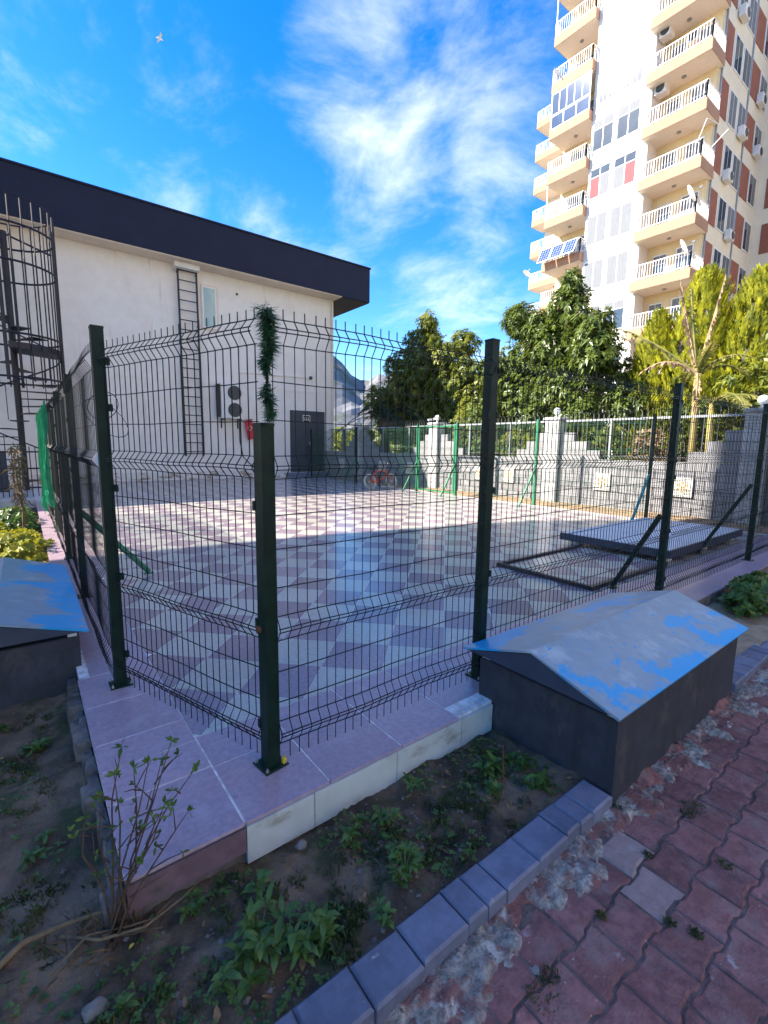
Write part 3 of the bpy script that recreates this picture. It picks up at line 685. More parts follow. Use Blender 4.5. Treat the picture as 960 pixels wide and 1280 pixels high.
for n_, (ya, yb) in enumerate(zip(PY[1:], PY[2:]+[19.4])):
    t = thing('iron_railing', RLAB[n_], 'railing', (WX+.1, (ya+yb)/2, 1.2))
    MB().box(WX+.07, WX+.13, ya+.2, yb-.2, 2.15, 2.20).build('top_rail', 'railgrey', t); MB().box(WX+.085, WX+.115, ya+.2, yb-.2, 1.27, 1.30).build('bottom_rail', 'rail', t)
    y = ya+.32
    while y < yb-.25: link('bar', barm, t, (WX+.1, y, 1.203)); y += .13
    b = MB(); y = ya+.3       # bent spikes on top
    while y < yb-.25:
        b.tube([(WX+.1, y, 2.19), (WX+.1, y, 2.30), (WX+.06, y, 2.36), (WX+.0, y, 2.38)], .004, 4); y += .13
    b.build('spikes', 'railgrey', t)['kind'] = 'stuff'
    for y in (ya+1.5, yb-1.5): MB().box(WX+.075, WX+.125, y-.025, y+.025, 1.201, 2.149).build('rail_post', 'railgrey', t)

# ------------------------------------------------------------------ white building with navy fascia
wb = thing('white_building', 'white rendered two storey building with a deep navy roof fascia', 'building', (2, 19.8, 0))
BX0, BX1, BY = -14.0, 12.1, 19.8
MB().box(BX0, BX1, BY, 34, -.28, 8.20).build('wall', 'stucco', wb)
MB().box(BX0-1.5, 13.65, 19.0, 35, 8.205, 9.70).build('roof_fascia', 'fascia', wb)
MB().box(BX0, 12.13, 19.03, 19.795, 8.17, 8.203).build('soffit', 'soffit', wb)
MB().box(12.14, 13.63, 19.03, 34, 8.17, 8.203).build('side_soffit', 'fascia', wb)
MB().box(BX0-1.55, 13.70, 18.96, 35.05, 9.70, 9.76).build('roof_edge', 'fascia', wb)
MB().box(BX0, BX1+.02, BY-.022, BY-.002, 3.86, 3.95).build('string_course', 'stucco', wb)
MB().box(BX0, BX1+.02, BY-.03, BY-.002, -.02, .32).build('plinth', 'plinth', wb)
b = MB(); b.tube([(12.02, BY-.07, .1), (12.02, BY-.07, 8.1)], .055, 10); p = b.build('downpipe', 'soffit', wb)
w = MB(); w.box(6.02, 6.70, BY-.04, BY-.003, 5.97, 7.66); win = w.build('window', 'soffit', wb)
w = MB(); w.box(6.06, 6.12, BY-.06, BY-.041, 6.02, 7.61); w.box(6.56, 6.62, BY-.06, BY-.041, 6.02, 7.61); w.box(6.121, 6.559, BY-.06, BY-.041, 7.55, 7.61); w.box(6.121, 6.559, BY-.06, BY-.041, 6.02, 6.08); w.build('frame', 'white', win)
MB().box(6.121, 6.559, BY-.052, BY-.042, 6.081, 7.549).build('pane', 'paleglass', win)
d = MB().box(9.80, 11.60, BY-.05, BY-.003, .20, 3.02).build('door', 'doorgrey', wb)
for a, c in ((9.85, 10.69), (10.71, 11.55)):
    MB().box(a, c, BY-.075, BY-.051, .24, 2.97).build('door_leaf', 'doorgrey', d)
MB().box(10.74, 10.78, BY-.12, BY-.076, 1.45, 1.62).build('handle', 'silver', d)
sg = MB().box(10.42, 10.80, BY-.082, BY-.0765, 2.48, 2.82); so = sg.build('door_sign', 'white', d)
b = MB(); b.box(10.45, 10.77, BY-.0855, BY-.0825, 2.51, 2.79); b.build('sign_field', 'sign', so)
b = MB()
for x in (10.53, 10.69): b.lathe([(.018, 0), (.018, .003)], (0, 0, 0), 8)
b = MB()
for x in (10.52, 10.61, 10.70): b.box(x-.022, x+.022, BY-.0885, BY-.086, 2.58, 2.66); b.box(x-.014, x+.014, BY-.0885, BY-.086, 2.68, 2.72)
b.build('sign_pictogram', 'white', so)
b = MB().tube([(7.49, BY-.02, 7.56), (7.49, BY-.004, 7.56)], .05, 10); b.build('vent_hole', 'black', wb)
b = MB(); b.tube([(7.4, BY-.03, 4.44), (10.8, BY-.03, 4.52)], .025, 6); b.build('conduit', 'stucco', wb)
b = MB().tube([(10.86, BY-.10, 4.53), (10.86, BY-.003, 4.53)], .08, 10); b.build('wall_outlet', 'grille', wb)
b = MB(); b.box(5.0, 5.9, BY-.45, BY-.003, 7.98, 8.165); b.build('roof_gully', 'white', wb)
st_ = MB().cbox(9.6, 12.45, 18.95, 19.76, .001, .17, .02); tag(st_.build('door_step', 'kerb', org=(11, 19.4, 0)), 'low dark step slab in front of the grey door', 'step')
# wall ladder
ld = thing('wall_ladder', 'tall black steel ladder fixed to the white wall', 'ladder', (5.5, 19.6, .9))
for x in (5.16, 5.84): MB().box(x-.03, x+.03, 19.60, 19.66, .95, 8.12).build('rail', 'darkmetal', ld)
rung = MB().box(-.31, .31, -.017, .017, -.017, .017).mesh('rung', 'darkmetal')
for k in range(20): link('rung', rung, ld, (5.5, 19.63, 1.12+k*.36))
for z in (1.4, 3.7, 6.0, 7.9):
    for x in (5.16, 5.84): MB().box(x-.015, x+.015, 19.662, 19.795, z-.02, z+.02).build('standoff', 'darkmetal', ld)
# air conditioner on the white wall
def ac(root_name, label, x0, x1, y0, y1, z0, z1, face, fans, group=None):
    t = thing(root_name, label, 'air conditioner', ((x0+x1)/2, (y0+y1)/2, z0), group)
    MB().cbox(x0, x1, y0, y1, z0, z1, .02).build('casing', 'plastic', t)
    for k in range(fans):
        b = MB(); rad = .42*min((z1-z0)/fans, (x1-x0) if face == 'y' else (y1-y0)); zc = z0+(k+.5)*(z1-z0)/fans
        if face == 'y': b.tube([((x0+x1)/2+.12*(x1-x0), y0-.02, zc), ((x0+x1)/2+.12*(x1-x0), y0-.001, zc)], rad, 18)
        else: b.tube([(x0-.02, (y0+y1)/2, zc), (x0-.001, (y0+y1)/2, zc)], rad, 14)
        b.build('fan_grille', 'grille', t)
    return t
a_ = ac('air_conditioner', 'white twin fan air conditioner on brackets on the white building', 6.56, 7.45, 19.38, 19.74, 2.50, 3.88, 'y', 2)
b = MB()
for x in (6.66, 7.35): b.box(x-.02, x+.02, 19.33, 19.79, 2.44, 2.495); b.box(x-.02, x+.02, 19.74, 19.79, 2.1, 2.439)
b.build('bracket', 'darkmetal', a_); MB().box(6.45, 6.54, 19.45, 19.7, 2.55, 3.86).build('side_guard', 'darkmetal', a_)
MB().tube([(7.40, 19.7, 2.44), (7.42, 19.75, 1.6), (7.55, 19.75, .9), (8.0, 19.75, .45), (8.3, 19.7, .12)], .02, 6).build('hose', 'black', a_)
# flag hanging from the bracket
fl = thing('flag', 'small red flag with white crescent and star hanging on the white wall', 'flag', (7.75, 19.6, 1.6))
def flagp(u, v, off=0.):
    x = 7.57+u*.36+v*.16; z = 2.42-v*.80+u*.10; return (x, 19.62-.03*math.sin(u*5+v*3)-off, z)
b = MB(); nu, nv_ = 8, 12
for side in (0, .006):
    for i in range(nu+1):
        for j in range(nv_+1): b.v.append(flagp(i/nu, j/nv_, side))
q = (nu+1)*(nv_+1)
for i in range(nu):
    for j in range(nv_):
        k = i*(nv_+1)+j; b.f += [(k, k+nv_+1, k+nv_+2, k+1), (q+k, q+k+1, q+k+nv_+2, q+k+nv_+1)]; b.m += [0, 0]
cloth = b.build('cloth', 'flag', fl, True)
b = MB(); pts = []
for k in range(13):
    t = R(40)+R(280)*k/12; pts.append((.5+.26*math.cos(t), .42+.13*math.sin(t)))
for k in range(13):
    t = R(320)-R(280)*k/12; pts.append((.56+.20*math.cos(t), .42+.10*math.sin(t)))
n = len(pts); vs = [flagp(u, v, .010) for u, v in pts]
b.add(vs, [(i, i+1, n-2-i, n-1-i) for i in range(12)]); b.build('crescent', 'white', cloth)
sp_ = []
for k in range(10):
    r_ = 1 if k % 2 == 0 else .42; t = k*math.pi/5; sp_.append((.76+.10*r_*math.cos(t), .42+.055*r_*math.sin(t)))
b = MB().add([flagp(u, v, .011) for u, v in sp_], [tuple(range(10))]); b.build('star', 'white', cloth)
MB().tube([(7.35, 19.62, 2.42), (7.98, 19.62, 2.52)], .012, 6).build('flag_rod', 'darkmetal', fl)

# ------------------------------------------------------------------ spiral staircase in its cage
sc_ = thing('spiral_staircase', 'dark iron spiral staircase inside a round barred cage', 'staircase', (.02, 17.6, 0))
SX, SY, SR = .02, 17.6, 1.17
MB().tube([(SX, SY, 0), (SX, SY, 7.25)], .085, 12).build('column', 'darkmetal', sc_)
bm_ = MB().tube([(0, 0, 0), (0, 0, 4.75)], .019, 5).mesh('cage_bar', 'darkmetal')
for k in range(26):
    a = 2*math.pi*k/26; link('cage_bar', bm_, sc_, (SX+SR*math.cos(a), SY+SR*math.sin(a), 3.1))
for z in (7.84, 7.15, 6.2, 4.35, 3.2):
    MB().tube([(SX+SR*math.cos(a), SY+SR*math.sin(a), z) for a in [2*math.pi*k/36 for k in range(37)]], .03 if z != 7.84 else .02, 5).build('cage_ring', 'darkmetal', sc_)
for a in (R(-8), R(172), R(82), R(-98)): MB().bar((SX+SR*math.cos(a), SY+SR*math.sin(a), 3.1 if a != R(-8) else 2.9), (SX+SR*math.cos(a), SY+SR*math.sin(a), 7.75), .07, .05).build('cage_post', 'darkmetal', sc_)
MB().bar((SX, SY, 7.2), (SX+SR*.9, SY-.5, 6.7), .03, .05).build('stay', 'darkmetal', sc_)
def wedge(a0, a1, r, z0, z1):
    n = 5; poly = [(SX+.06*math.cos(a0), SY+.06*math.sin(a0))]+[(SX+r*math.cos(a0+(a1-a0)*k/n), SY+r*math.sin(a0+(a1-a0)*k/n)) for k in range(n+1)]
    return MB().prism(poly, z0, z1)
wedge(R(-95), R(25), SR-.03, 3.96, 4.12).build('landing', 'darkmetal', sc_)
for k in range(17):
    a = R(25-360+24*k*1.0)+R(40); wedge(a, a+R(24), 1.05, .22+k*.222, .25+k*.222).build('tread', 'darkmetal', sc_)
for k in range(15):
    a = R(-95+26*(15-k)); wedge(a, a+R(24), 1.05, 4.3+k*.215, 4.33+k*.215).build('tread', 'darkmetal', sc_) if k < 4 else None
hp = [(SX+1.12*math.cos(R(-295+24*k)), SY+1.12*math.sin(R(-295+24*k)), .25+k*.222+.95) for k in range(18)]
MB().tube(hp, .022, 6).build('handrail', 'darkmetal', sc_)
b = MB()
for k in range(18): x, y, z = hp[k]; b.tube([(x, y, z-.95), (x, y, z)], .011, 5)
b.build('balusters', 'darkmetal', sc_)
# low iron fence and kerb wall at the end of the left bed
t = thing('iron_railing', 'low dark iron railing between the spiral staircase and the left bed', 'railing', (-.6, 15.3, 0))
for z in (.25, .75, 1.18): MB().box(-3.2, 1.0, 15.28, 15.31, z-.02, z+.02).build('rail', 'darkmetal', t)
bm2 = MB().box(-.011, .011, -.011, .011, 0, 1.3).mesh('bar', 'darkmetal')
for k in range(34): link('bar', bm2, t, (-3.15+k*.122, 15.295, .02))
MB().box(-3.2, -.35, 15.33, 15.36, .15, 1.2).build('back_panel', 'slabside', t)
struct('path', MB().box(-6, .172, 14.5, 19.8, -.29, -.012), 'pillar')
struct('low_wall', MB().cbox(-4, .17, 14.25, 14.5, -.29, .06, .015), 'pillar')

# ------------------------------------------------------------------ apartment tower
tw = thing('apartment_tower', 'tall cream apartment tower with peach balcony bands and white bay', 'building', (40, 18, -.2))
ZB = [2.55+3*k for k in range(11)]       # underside of each slab
TOP = 36.2
MB().box(34.0, 55, 15.62, 22.5, -.28, TOP).build('core_wall', 'toweryellow', tw)
MB().box(34.0, 42.6, 12.4, 15.615, -.28, TOP).build('corner_wall', 'towercream', tw)
MB().box(32.45, 33.998, 15.50, 19.35, -.28, TOP).build('white_bay', 'towerwhite', tw)
MB().box(42.605, 55, 4.0, 15.61, -.28, TOP-3).build('wing_wall', 'towercream', tw)
MB().box(44.5, 56, 22.505, 31.0, -.28, 34.6).build('rear_wall', 'towerwhite', tw)
MB().box(33.9, 55.2, 12.3, 22.7, TOP, TOP+.4).build('roof_slab', 'towerwhite', tw)
MB().box(33.7, 33.998, 12.45, 15.49, -.28, TOP-.1).build('loggia_back', 'toweryellow', tw)
def railing(b, ax, x0, x1, y0, y1, z, h=.92):
    """white balustrade round the three open sides of a balcony"""
    def run(p, q):
        p = Vector(p); q = Vector(q); ln = (q-p).length; n = max(2, int(ln/.16))
        b.bar(p+Vector((0, 0, h)), q+Vector((0, 0, h)), .06, .05); b.bar(p+Vector((0, 0, .10)), q+Vector((0, 0, .10)), .04, .04)
        for k in range(n+1):
            c = p.lerp(q, k/n); w = .06 if k % 8 == 0 else .022; b.box(c.x-w/2, c.x+w/2, c.y-w/2, c.y+w/2, z, z+h)
    run((x0, y0, z), (x0, y1, z)); run((x0, y0, z), (x1, y0, z)); run((x0, y1, z), (x1, y1, z))
    return b
def balcony(x0, x1, y0, y1, zb, rail=True):
    s = MB().box(x0, x1, y0, y1, zb+.012, zb+.60).build('balcony', 'peach', tw)
    MB().box(x0+.03, x1-.01, y0+.03, y1-.03, zb, zb+.011).build('balcony_ceiling', 'ceiling', s)
    MB().lathe([(.13, 0), (.13, .05), (.05, .06)], ((x0+x1)/2, (y0+y1)/2, zb-.061), 8).build('ceiling_lamp', 'railgrey', s)
    if rail: railing(MB(), 'x', x0+.06, x1-.02, y0+.06, y1-.06, zb+.60).build('balustrade', 'white', s)
    return s
rt_ = random.Random(21)
def winx(x, y0, y1, z0, z1, curtain, parent=tw, split=1):
    """window in a wall that faces -X"""
    f = MB(); f.box(x-.05, x-.002, y0, y1, z0, z1); w = f.build('window', 'white', parent)
    mid = (y0+y1)/2
    fm = .07 if y1-y0 > .8 else .03
    for a, c in ((y0+fm, mid-fm/2), (mid+fm/2, y1-fm)):
        cur = ('curtain' if (curtain == 'redcurtain' and (a < mid) == (y0 > 17)) else curtain)
        zt = z1-.62 if curtain in ('redcurtain', 'glass') and split else z1-.08
        MB().box(x-.062, x-.051, a, c, z0+.08, zt).build('pane', cur, w)
        if zt < z1-.1: MB().box(x-.062, x-.051, a, c, zt+.06, z1-.08).build('pane', 'glass' if curtain == 'redcurtain' else 'curtain', w)
    return w
def winy(y, x0, x1, z0, z1, mat, parent=tw):
    f = MB(); f.box(x0, x1, y-.05, y-.002, z0, z1); w = f.build('window', 'white', parent); mid = (x0+x1)/2
    for a, c in ((x0+.08, mid-.04), (mid+.04, x1-.08)): MB().box(a, c, y-.062, y-.051, z0+.08, z1-.08).build('pane', mat, w)
    return w
for k, zb in enumerate(ZB):
    if zb < 5: continue
    balcony(32.0, 33.995, 12.2, 15.70, zb)                                   # near corner stack
    balcony(32.0, 33.998, 19.36, 22.42, zb, rail=(k != 7))                   # stack beyond the white bay
    if zb < 33: balcony(42.6, 44.498, 26.5, 31.3, zb)                        # rear wing stack
    # windows of the white bay
    if k == 7:
        for a, c in ((18.95, 18.42), (18.33, 17.80), (17.42, 16.9), (16.78, 16.2)): winx(32.45, c, a, zb+.75, zb+2.05, 'glass', split=0)
    elif k >= 8:
        if k == 9: MB().box(32.40, 32.449, 16.3, 18.6, zb+1.6, zb+1.95).build('window_hood', 'railgrey', tw)
    else:
        cm = {6: ('glass', 'glass'), 5: ('redcurtain', 'redcurtain'), 4: ('curtain', 'curtain'), 3: ('curtain', 'curtain')}.get(k, ('curtain', 'glass'))
        winx(32.45, 17.78, 19.22, zb+.90, zb+2.85, cm[0]); winx(32.45, 16.10, 17.58, zb+.90, zb+2.85, cm[1])
    # thin score line across the bay
    MB().box(32.435, 32.449, 15.51, 19.34, zb+.05, zb+.09).build('score_line', 'ceiling', tw)
    # loggia doors
    winx(33.70, 12.75, 13.75, zb+.62, zb+2.5, rt_.choice(('glass', 'glass', 'curtain'))); winx(33.70, 14.3, 15.1, zb+.9, zb+2.4, 'glass')
    winx(34.0, 19.8, 21.9, zb+.62, zb+2.5, 'glass')
    # side wall that faces -Y
    MB().box(34.25, 35.45, 12.36, 12.398, zb+.75, zb+2.72).build('brown_panel', 'brownpanel', tw)
    winy(12.40, 35.75, 37.0, zb+.78, zb+2.68, rt_.choice(('glass', 'curtain', 'curtain'))); winy(12.40, 37.3, 38.6, zb+.78, zb+2.68, rt_.choice(('glass', 'glass', 'curtain')))
    MB().box(38.85, 40.5, 12.36, 12.398, zb+.75, zb+2.72).build('brown_panel', 'brownpanel', tw)
    winy(12.40, 40.65, 42.0, zb+.78, zb+2.68, 'glass')
    MB().box(42.56, 42.604, 11.1, 11.9, zb+.75, zb+2.72).build('brown_panel', 'brownpanel', tw)
    winx(42.605, 9.3, 10.7, zb+.78, zb+2.68, 'curtain'); MB().box(42.56, 42.604, 7.8, 9.0, zb+.75, zb+2.72).build('brown_panel', 'brownpanel', tw)
for x in (34.12, 38.72): MB().tube([(x, 12.35, 0), (x, 12.35, TOP)], .05, 6).build('drainpipe', 'railgrey', tw)
# glazed-in balcony
zb = ZB[7]; gz = MB().box(32.03, 32.09, 19.40, 22.38, zb+.602, zb+2.98).build('glazed_screen', 'white', tw)
for k in range(5): MB().box(32.015, 32.029, 19.47+k*.58, 19.97+k*.58, zb+1.62, zb+2.90).build('pane', 'blueglass', gz)
for k in range(3): MB().box(32.015, 32.029, 19.47+k*.97, 20.34+k*.97, zb+.70, zb+1.45).build('pane', 'blueglass', gz)
for zb, y in ((ZB[10], 22.3), (ZB[6], 22.3)): MB().box(32.05, 32.11, y, y+.06, zb-2.4, zb).build('corner_post', 'white', tw)
# solar panels leaning out from one balcony
SL = ['solar panel tilted on the balcony railing, the one beside the white bay', 'middle one of three solar panels tilted on the balcony railing', 'solar panel tilted on the balcony railing, the outermost of three']
for k in range(3):
    t = thing('solar_panel', SL[k], 'solar panel', (31.6, 20+k, 15.0)); y0 = 19.50+k*1.0
    A = Vector((31.95, y0, 16.08)); dn = Vector((-.55, 0, -1.05)); nn = Vector((-.88, 0, .46))*.03
    vs = [A, A+Vector((0, .93, 0)), A+Vector((0, .93, 0))+dn, A+dn]; MB().add(vs+[v+nn for v in vs], [(0, 1, 2, 3), (7, 6, 5, 4), (0, 4, 5, 1), (1, 5, 6, 2), (2, 6, 7, 3), (3, 7, 4, 0)]).build('panel_frame', 'white', t)
    b = MB(); nn2 = nn*1.25
    for i in range(4):
        for j in range(5):
            q = [A+Vector((0, .05+i*.21+.01, 0))+dn*(.05+j*.18+.008), A+Vector((0, .05+i*.21+.20, 0))+dn*(.05+j*.18+.008), A+Vector((0, .05+i*.21+.20, 0))+dn*(.05+j*.18+.172), A+Vector((0, .05+i*.21+.01, 0))+dn*(.05+j*.18+.172)]
            b.add([v+nn2 for v in q], [(3, 2, 1, 0)])
    b.build('solar_cells', 'solar', t)
# satellite dishes
def dish(p, d, r, label):
    t = thing('satellite_dish', label, 'satellite dish', p); d = Vector(d).normalized(); a = d.orthogonal().normalized(); c = d.cross(a); b = MB(); n = 16
    P = Vector(p); rings = [(0, -.18), (.5, -.13), (.85, -.04), (1, 0)]
    for sgn in (0, .02):
        for q, dz in rings:
            for k in range(n): th = 2*math.pi*k/n; b.v.append(tuple(P+(a*math.cos(th)+c*math.sin(th))*(q*r+.001)+d*(dz*r-sgn)))
    m_ = len(rings)*n
    for s in (0, 1):
        for i in range(len(rings)-1):
            for k in range(n): f = (s*m_+i*n+k, s*m_+i*n+(k+1) % n, s*m_+(i+1)*n+(k+1) % n, s*m_+(i+1)*n+k); b.f.append(f if s == 0 else f[::-1]); b.m.append(0)
    b.build('reflector', 'white', t, True)
    MB().tube([P-d*r*.2, P-d*r*.35+Vector((.1, 0, -.35))], .03, 6).build('mount', 'railgrey', t)
    e = P+d*r*.9; MB().tube([P-c*r*.9, e], .015, 5).build('feed_arm', 'railgrey', t); MB().bar(e-d*.05, e+d*.1, .09).build('feed_horn', 'railgrey', t)
dish((31.85, 21.85, 27.6), (-.1, -.9, .45), .4, 'white satellite dish on the railing above the glazed balcony')
dish((31.85, 12.45, 16.2), (.35, -.8, .5), .5, 'white satellite dish on a corner balcony, two floors under the drying rack')
dish((31.85, 12.55, 13.3), (.35, -.8, .5), .5, 'white satellite dish on the corner balcony just above the yellow conifers')
dish((32.15, 15.55, 24.75), (.7, -.6, .35), .6, 'dark backed satellite dish at the edge of the white bay')
dish((42.4, 31.4, 19.2), (-.2, -.8, .5), .45, 'satellite dish at the outer end of the rear wing balconies')
for k, (x, z) in enumerate(((36.1, 27.3), (37.9, 21.5), (40.6, 24.5), (41.0, 21.5), (36.2, 18.4), (37.5, 15.3))):
    ac('air_conditioner', ['air conditioner high on the shaded tower side by the corner', 'air conditioner under a pair of side windows, mid height of the tower', 'air conditioner beyond the second brown panel, upper row', 'air conditioner beyond the second brown panel, lower row', 'air conditioner beside the first brown panel, one floor under the drying rack', 'lowest air conditioner on the shaded tower side'][k], x-.42, x+.42, 12.0, 12.33, z-.3, z+.3, 'y', 1, 'air conditioners on the tower')
for k, (y, z) in enumerate(((15.2, 26.5), (15.2, 23.4), (13.9, 25.8))):
    ac('air_conditioner', ['air conditioner hung in the upper corner loggia', 'air conditioner hung in the second corner loggia', 'air conditioner on the back wall of the upper corner loggia'][k], 32.6 if k < 2 else 33.35, 33.2 if k < 2 else 33.69, y-.4, y+.25, z-.3, z+.3, 'x', 1, 'air conditioners on the tower')
t = thing('drying_rack', 'white clothes drying rack sticking out over a corner balcony', 'drying rack', (32.1, 12.4, 19.0))
b = MB(); b.tube([(32.05, 12.5, 18.95), (31.5, 11.9, 19.7)], .03, 5); b.tube([(33.2, 12.2, 18.95), (32.7, 11.2, 19.3)], .03, 5); b.tube([(31.5, 11.9, 19.7), (32.7, 11.2, 19.3)], .02, 5); b.build('rack_frame', 'white', t)

# neighbouring block to the left of the plaza: its corner shades the near half of the plaza
nb = thing('neighbour_block', 'plastered apartment block to the left of the plaza, out of the sun', 'building', (-14, 9, -.3))
prof = [(1.5, -.29), (11.0, -.29), (11.0, 5.2), (13.4, 9.15), (14.87, 11.7), (15.96, 14.1), (16.4, 15.25), (16.4, 20.6), (1.5, 20.6)]
n = len(prof); MB().add([(-10, y, z) for y, z in prof]+[(-19, y, z) for y, z in prof], [tuple(range(n)), tuple(range(2*n-1, n-1, -1))]+[(i, n+i, n+(i+1) % n, (i+1) % n) for i in range(n)]).build('wall', 'neighbour', nb)
for k in range(6):
    for j in range(4):
        z0 = 1.2+k*3.1; y0 = 2.2+j*3.3
        if y0+1.6 > 10 and z0 < 14: continue
        w = MB().box(-9.998, -9.95, y0, y0+1.6, z0, z0+1.5).build('window', 'white', nb); MB().box(-9.949, -9.94, y0+.08, y0+1.52, z0+.08, z0+1.42).build('pane', 'glass', w)

# ------------------------------------------------------------------ trees
def rdir(rr):
    while True:
        v = Vector((rr.uniform(-1, 1), rr.uniform(-1, 1), rr.uniform(-1, 1)))
        if .05 < v.length < 1: return v.normalized()
def broad_tree(name, label, base, blobs, leaf, mat, seed, dens=60, per=11, trunk_r=.16, group=None):
    """trunk, limbs to each clump, twigs, and rosettes of drooping leaves at the twig ends"""
    rr = random.Random(seed); t = thing(name, label, 'tree', base, group); B = Vector(base)
    zmax = max(z for _, _, z, _ in blobs); fork = B+Vector((0, 0, (zmax-B.z)*.30))
    b = MB(); b.tube([B, B+Vector((.06, .03, (fork.z-B.z)*.5)), fork], [trunk_r*1.3, trunk_r, trunk_r*.85], 10)
    lv = MB()
    for x, y, z, r in blobs:
        c = Vector((x, y, z)); mid = fork.lerp(c, .55)+Vector((rr.uniform(-.15, .15), rr.uniform(-.15, .15), -.1*r))
        b.tube([fork-Vector((0, 0, .2)), mid, c], [trunk_r*.55, trunk_r*.35, .02], 6)
        n = int(dens*r*r*1.15)+10
        for _ in range(n):
            d = rdir(rr); d.z = d.z*.9+.10
            q = (.35+.65*rr.random()**.45)*r*(1+.28*nz(d.x*2+x, d.y*2+y, 1.3, d.z*2+seed))
            tip = c+d*q
            if rr.random() < .22: b.tube([c+d*q*.35, c+d*q*.7-Vector((0, 0, .04)), tip], [.016, .010, .004], 4)
            ax = (d*.8+Vector((0, 0, .55))+rdir(rr)*.4).normalized(); s0 = ax.orthogonal().normalized(); s1 = ax.cross(s0)
            for k in range(per):
                a = k*2.4+rr.random(); e = (s0*math.cos(a)+s1*math.sin(a)); dd = (e+ax*rr.uniform(-.1, .7)).normalized(); ln = leaf[0]*rr.uniform(.65, 1.2)
                lv.rleaf(tip+ax*rr.uniform(-.12, .02), dd, dd.cross(ax).normalized(), ln, leaf[1]*rr.uniform(.8, 1.2), ln*rr.uniform(.25, .75))
    b.build('trunk', 'bark', t, True); lv.build('crown', mat, t); return t
T1 = [(16.86, 7.25, .50), (17.0, 6.7, .55), (18.57, 6.6, .85), (15.3, 6.1, .72), (19.49, 5.43, 1.15), (16.77, 5.3, 1.35), (14.5, 4.8, .62), (20.11, 3.7, 1.2), (17.1, 3.4, 1.45), (14.7, 3.1, 1.0), (18.9, 2.6, 1.2), (16, 2.4, 1.0), (14.2, 3.9, .9), (13.6, 2.6, 1.0), (20.6, 2.6, .9), (15.6, 5.4, .9), (18.2, 5.5, 1.0), (13.4, 4.3, .7), (17.8, 4.3, 1.2), (15.4, 4.2, 1.1)]
broad_tree('broadleaf_tree', 'dark broadleaf tree behind the green gate, with lit spires on top', (16.2, 17.2, -.1), [(16+rnd.uniform(-.6, .6), y, z, r) for y, z, r in T1], (.20, .080), 'leafolive', 3, dens=210, per=12)
T2 = [(9.26, 7.10, .33), (9.28, 6.75, .42), (9.4, 6.15, .78), (10.4, 5.7, .6), (11.12, 6.0, .72), (11.7, 6.55, .34), (8.38, 5.1, .85), (9.9, 5.05, 1.15), (11.57, 4.6, .9), (11.12, 3.24, 1.05), (9.16, 3.4, 1.2), (7.8, 3.6, .85), (10.2, 2.6, 1.0), (12.1, 3.4, .7), (8.3, 2.5, .9), (12.4, 2.5, .8), (7.1, 2.8, .8), (12.2, 4.4, .6), (10.6, 4.4, .9), (8.0, 4.4, .8)]
broad_tree('broadleaf_tree', 'dense glossy broadleaf tree rising in front of the apartment tower', (15.3, 9.7, -.1), [(15+rnd.uniform(-.5, .5), y, z, r) for y, z, r in T2], (.175, .072), 'leafdark', 8, dens=300, per=12)
broad_tree('broadleaf_tree', 'low leafy tree beside the conifers, right of the banana plant', (15.0, 3.2, -.1), [(15, 3.3, 4.2, .8), (14.8, 2.6, 3.4, .9), (15.2, 3.9, 3.1, .9), (14.9, 2.4, 4.6, .6), (15, 3.2, 2.3, .9), (15.3, 1.9, 2.6, .9)], (.20, .09), 'leafolive', 15, dens=60)
def conifer(label, base, h, w, seed):
    rr = random.Random(seed); t = thing('golden_conifer', label, 'conifer', base, 'golden conifers behind the wall'); B = Vector(base)
    b = MB(); b.tube([B, B+Vector((0, 0, h*.5)), B+Vector((0, 0, h*.92))], [.11, .07, .01], 8); b.build('trunk', 'bark', t, True); lv = MB()
    for _ in range(int(620*h*w/3)):
        u = rr.random()**.8; z = h*(.12+.86*u); rad = w*(1-u**2.2)**.6*(.55+.45*rr.random()); a = rr.uniform(0, 6.283)
        rad *= 1+.25*nz(math.cos(a)*2, math.sin(a)*2+u*4, 1.5, seed)
        p = B+Vector((rad*math.cos(a), rad*math.sin(a), z)); out = Vector((math.cos(a), math.sin(a), 0)); ax = (Vector((0, 0, 1))+out*.45+rdir(rr)*.15).normalized()
        pl = (out.cross(ax)+rdir(rr)*.5).normalized(); ln = rr.uniform(.24, .42)
        for k in range(20):       # flat spray of scale foliage
            f = k/20; s = -1 if k % 2 else 1; q = p+ax*(ln*f)-ax*ln*.4; dd = (ax*1.0+pl*s*rr.uniform(.35, .8)+rdir(rr)*.18).normalized()
            lv.rleaf(q, dd, dd.cross(out).normalized(), ln*.42*(1-.5*f)*rr.uniform(.7, 1.2), .034, -.008)
    lv.build('crown', 'leafthuja', t)
conifer('golden green conifer, the broad one behind the banana plant', (16.0, 5.6, -.1), 6.75, 1.35, 2)
conifer('golden green conifer with its top just under the lowest loggia air conditioner', (16.3, 4.35, -.1), 6.5, 1.35, 4)
conifer('golden green conifer standing closest to the corner balconies and tower front', (15.8, 6.75, -.1), 5.75, 1.1, 6)
conifer('shorter golden conifer in the gap beside the low leafy tree', (16.8, 3.1, -.1), 6.2, 1.3, 9)
